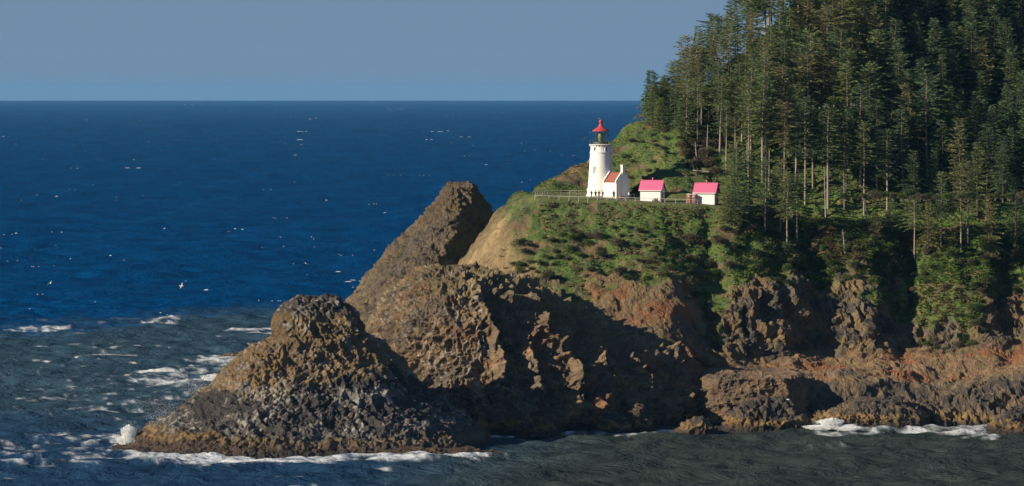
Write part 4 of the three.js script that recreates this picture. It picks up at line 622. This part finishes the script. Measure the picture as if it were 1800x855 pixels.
// shrubs: stems and a dome of small leaves
function shrubGeo(seed, R, Ht, n, leafLen) {
  const r = rng(seed), P = [], wood = [], lobes = []; for (let i = 0; i < 7; i++) lobes.push([(r() - 0.5) * R * 1.2, Ht * (0.3 + 0.45 * r()), (r() - 0.5) * R * 1.2, R * (0.4 + 0.3 * r())]);
  for (const l of lobes) wood.push(bar([l[0] * 0.1, -0.4, l[2] * 0.1], [l[0], l[1], l[2]], 0.05, 0.02, 4));
  for (let i = 0; i < n; i++) { const l = lobes[i % lobes.length], u = r() * 6.283, v = Math.acos(1 - 1.6 * r()), q = l[3] * (0.72 + 0.34 * r()), nx = Math.sin(v) * Math.cos(u), ny = Math.cos(v), nz = Math.sin(v) * Math.sin(u), c = [l[0] + nx * q, Math.max(0, l[1] + ny * q * 0.85), l[2] + nz * q], L = leafLen * (0.6 + 0.8 * r()), a = r() * 6.28, b = (r() - 0.3) * 1.2; const t = [nx * 0.5 + Math.cos(a), ny * 0.5 + b + 0.35, nz * 0.5 + Math.sin(a)], w = [-Math.sin(a), (r() - 0.5), Math.cos(a)]; P.push(...c, c[0] + t[0] * L + w[0] * L * 0.35, c[1] + t[1] * L, c[2] + t[2] * L + w[2] * L * 0.35, c[0] + t[0] * L * 0.8 - w[0] * L * 0.4, c[1] + t[1] * L * 0.6 + w[1] * L * 0.4, c[2] + t[2] * L * 0.8 - w[2] * L * 0.4); }
  return [mergeGeometries(wood.map(g => g.toNonIndexed())), soup(P)];
}
const shrubs = [shrubGeo(31, 1.5, 1.8, 900, 0.30), shrubGeo(32, 1.9, 1.5, 900, 0.30), shrubGeo(33, 1.2, 2.3, 800, 0.28)];
const shrubMats = [leaf(0.105, 0.155, 0.034), leaf(0.130, 0.132, 0.072), leaf(0.070, 0.100, 0.040), leaf(0.170, 0.145, 0.095)];
const SHRUBNAME = ['bright green', 'grey green', 'dark green', 'dry grey brown'];
const protoShrubs = {};
function shrub(v, mi, pos, turn, sc, label, group) {
  const key = v * 10 + mi;
  if (!protoShrubs[key]) { const T = thing('shrub', label, 'shrub', pos, turn, group); part('stem', shrubs[v][0], barkMat, T); part('foliage', shrubs[v][1], shrubMats[mi], T); T.scale.set(sc, sc * 0.9, sc); protoShrubs[key] = T; return; }
  copy(protoShrubs[key], pos, turn, [sc, sc * 0.9, sc], label, group);
}
{
  const r = rng(808), used = [];
  const zones = [[900, 1250, 964, 980.5, 80, 'on the open slope below the white rail', 0.45, 1.3], [1250, 1800, 972, 992, 110, 'along the cliff top under the wood', 0.6, 1.25], [1070, 1300, 1004, 1024, 40, 'on the green hillside behind the sheds', 0.4, 0.85], [1600, 1740, 964, 975, 22, 'hanging on the cliff face', 0.5, 1.0], [1195, 1265, 1008, 1024, 18, 'in the brush at the foot of the wood', 0.7, 1.4]];
  for (const [p0, p1, d0, d1, n, where, s0, s1] of zones) for (let i = 0, tries = 0; i < n && tries < 3000; tries++) {
    const px = mixv(p0, p1, r()), d = mixv(d0, d1, r()), x = X(px, d); if (px < 1275 && d > 979 && d < 1003) continue; if (used.some(q => (q[0] - x) ** 2 + (q[1] - d) ** 2 < 3.2)) continue; used.push([x, d]); i++;
    const gy = ground(px, d, where.includes('face') ? 3 : 3.8), mi = where.includes('brush') ? 3 : r() < 0.4 ? 1 : r() < 0.4 ? 2 : r() < 0.6 ? 0 : 3, sc = mixv(s0, s1, r() * r());
    shrub(Math.floor(r() * 3), mi, [x, gy - 0.2, -d], r() * 6.28, sc, `${SHRUBNAME[mi]} shrub ${where}`, `${SHRUBNAME[mi]} shrubs ${where}`);
  }
}
// ground cover: ferns, salal and tussocks, past counting
{
  const r = rng(99), tuft = []; for (let i = 0; i < 16; i++) { const a = i / 16 * 6.28 + r(), l = 0.35 + 0.4 * r(), e = 0.35 + 0.7 * r(), w = 0.13; const c = Math.cos(a), s = Math.sin(a); tuft.push(0, 0, 0, c * l * 0.6 - s * w, e * 0.6, s * l * 0.6 + c * w, c * l, e * 0.75, s * l, 0, 0, 0, c * l, e * 0.75, s * l, c * l * 0.6 + s * w, e * 0.6, s * l * 0.6 - c * w); }
  const f0 = (x, y, z) => fbm(x / 7 + 90, y / 7, z / 7, 3);
  const g = soup(tuft), mats = [], cols = [], col = new THREE.Color();
  for (let n = 0; n < 120000 && mats.length < 46000; n++) {
    const c = Math.floor(r() * (NC - 43)), row = Math.floor(r() * (ROWS - 30)), z = rowZone[row], px = colPx[c], k = (c * ROWS + row) * 3;
    if (z < 2.9 || px < 880 || (z > 6.1 && z < 8.1 && px < 1330) || z > 9.9 || RK[c * ROWS + row] > 0.35 + 0.5 * (r() < 0.06 ? 1 : 0)) continue;
    if (px < 945 && r() < 0.75) continue; if (px < 1290 && (r() < 0.76 || f0(G[k], G[k + 1], G[k + 2]) > 0.12)) continue;
    const f = fbm(G[k] / 5, G[k + 1] / 5, G[k + 2] / 5, 3); if (f < -0.25) continue;
    const s = (z > 8 && px < 1290 ? 0.5 : 0.62) * (0.5 + 0.9 * r());
    mats.push(new THREE.Matrix4().compose(new THREE.Vector3(G[k] + (r() - 0.5) * 0.4, G[k + 1] - 0.08, G[k + 2] + (r() - 0.5) * 0.4), new THREE.Quaternion().setFromEuler(new THREE.Euler((r() - 0.5) * 0.6 + 0.25, r() * 6.28, (r() - 0.5) * 0.6)), new THREE.Vector3(s, s * 0.6, s)));
    const f2 = fbm(G[k] / 9 + 40, G[k + 1] / 9, G[k + 2] / 9, 2), dry = sstep(0.05, 0.25, f2 + (r() - 0.5) * 0.3 + (z < 6.2 && px < 1290 ? 0.14 : 0)), q = mix3([0.145, 0.235, 0.042], z > 8 && px > 1290 ? [0.11, 0.145, 0.05] : [0.27, 0.20, 0.10], dry), v = (z < 6.2 && px > 1290 ? 0.75 : 1) * (0.7 + 0.6 * r()); cols.push([q[0] * v, q[1] * v, q[2] * v]);
  }
  const im = new THREE.InstancedMesh(g, leaf(1, 1, 1), mats.length); mats.forEach((m, i) => { im.setMatrixAt(i, m); im.setColorAt(i, col.setRGB(...cols[i])); }); im.name = 'ground_cover'; im.userData = { kind: 'stuff', label: 'low ferns and tussocks covering the slopes of the headland', category: 'ground cover' }; scene.add(finish(im));
}
// bare snags, a fallen trunk, a heap of brush
for (const [px, d, h, lean, lab] of [[1294, 1009, 6.5, 0.04, 'pale bare snag at the foot of the wood above the sheds'], [1226, 1012, 4.5, -0.15, 'short broken snag on the green hillside'], [1486, 985, 5, 0.1, 'bleached snag on the cliff top between shrubs'], [1243, 1014, 7, 0.05, 'thin dead tree with twigs on the hillside above the sheds'], [1352, 1004, 9, 0.03, 'tall grey dead tree standing at the lower edge of the wood'], [1452, 1003, 11, -0.04, 'bleached dead tree with broken top among the bare trunks'], [1524, 1002, 7, 0.08, 'leaning dead tree by the open ground under the wood']]) {
  const T = thing('snag', lab, 'dead tree', spot(px, d, 4.4), px), r = rng(px); part('trunk', [bar([0, -0.6, 0], [lean * h, h, 0], 0.17, 0.06, 7)], deadMat, T);
  for (let i = 0; i < 9; i++) { const t = 0.35 + 0.6 * r(), a = r() * 6.28, l = 0.4 + r() * 1.0; part('branch', bar([lean * h * t, h * t, 0], [lean * h * t + Math.cos(a) * l, h * t + l * 0.5, Math.sin(a) * l], 0.035, 0.012, 4), deadMat, T); }
}
{ const a = spot(1218, 1007, 7.9), T = thing('fallen_trunk', 'pale fallen trunk lying on the hillside above the sheds', 'log', a); part('trunk', bar([0, 0.5, 0], [3.6, 0.15, 0.6], 0.16, 0.09, 7), deadMat, T); for (const [x, y] of [[0.4, 0.9], [1.2, 0.8], [2.2, 0.6]]) part('branch', bar([x, 0.45, 0.1], [x - 0.4, y + 0.6, 0.4], 0.05, 0.02, 4), deadMat, T);
  const b = spot(1153.5, 987.6, 6), B = thing('brush_heap', 'heap of cut brush before the front wall of the shed', 'brush', b), r = rng(61); for (let i = 0; i < 46; i++) { const u = r() * 6.28, q = r() * 1.1, l = 0.5 + r() * 0.7, v = r() * 6.28; part('stick', bar([Math.cos(u) * q, 0, Math.sin(u) * q * 0.5], [Math.cos(u) * q * 0.4 + Math.cos(v) * l * 0.5, 0.35 + r() * 0.75 * (1.1 - q * 0.5), Math.sin(v) * l * 0.4], 0.05, 0.02, 4), i % 3 ? barkMat : barkDark, B); } }

// gulls
function gull(px, py, d, turn, bank, label, white_ = 0.8) {
  const T = thing('gull', label, 'bird', [X(px, d), YH(py, d), -d], turn), w = std(white_, white_, white_ * 0.98, 0.8), gr = std(white_ * 0.55, white_ * 0.57, white_ * 0.6, 0.8), dark = std(0.05, 0.05, 0.05);
  T.rotation.z = bank;
  part('body', new THREE.LatheGeometry([[0, -0.3], [0.05, -0.24], [0.11, -0.05], [0.1, 0.1], [0.06, 0.22], [0.055, 0.28], [0, 0.33]].map(p => new THREE.Vector2(...p)), 10).rotateX(Math.PI / 2), w, T);
  part('tail', soup([-0.03, 0, -0.26, 0.03, 0, -0.26, 0.1, 0, -0.46, -0.03, 0, -0.26, 0.1, 0, -0.46, -0.1, 0, -0.46]), w, T);
  for (const s of [-1, 1]) { const wg = part('wing', soup([0, 0.05, 0.12, s * 0.36, 0.18, 0.14, 0, 0.05, -0.12, s * 0.36, 0.18, 0.14, s * 0.38, 0.17, -0.06, 0, 0.05, -0.12, s * 0.36, 0.18, 0.14, s * 0.72, 0.1, -0.08, s * 0.38, 0.17, -0.06]), gr, T); part('wing_tip', soup([s * 0.6, 0.125, 0.0, s * 0.78, 0.085, -0.13, s * 0.6, 0.125, -0.07]).translate(0, 0.006, 0), dark, wg); }
  part('beak', new THREE.ConeGeometry(0.022, 0.09, 6).rotateX(Math.PI / 2).translate(0, 0, 0.36), std(0.6, 0.4, 0.05), T);
}
gull(88, 498, 780, 0.4, 0.65, 'white gull banking over the deep blue water');
gull(319, 503, 780, 1.2, 0.9, 'pale gull wheeling above the line where the water turns green', 0.6);
gull(134, 629, 800, 0.9, 0.2, 'white gull low over the green water beside the surf');
gull(298, 612, 820, -0.8, -0.3, 'small white gull near the surf behind the domed stack');
gull(1027, 243, 960, 0.5, 0.4, 'dark bird flying beside the lantern of the lighthouse', 0.08);

scene.traverse(o => { if (o.isMesh) { o.castShadow = true; o.receiveShadow = true; } });
renderer.render(scene, camera);
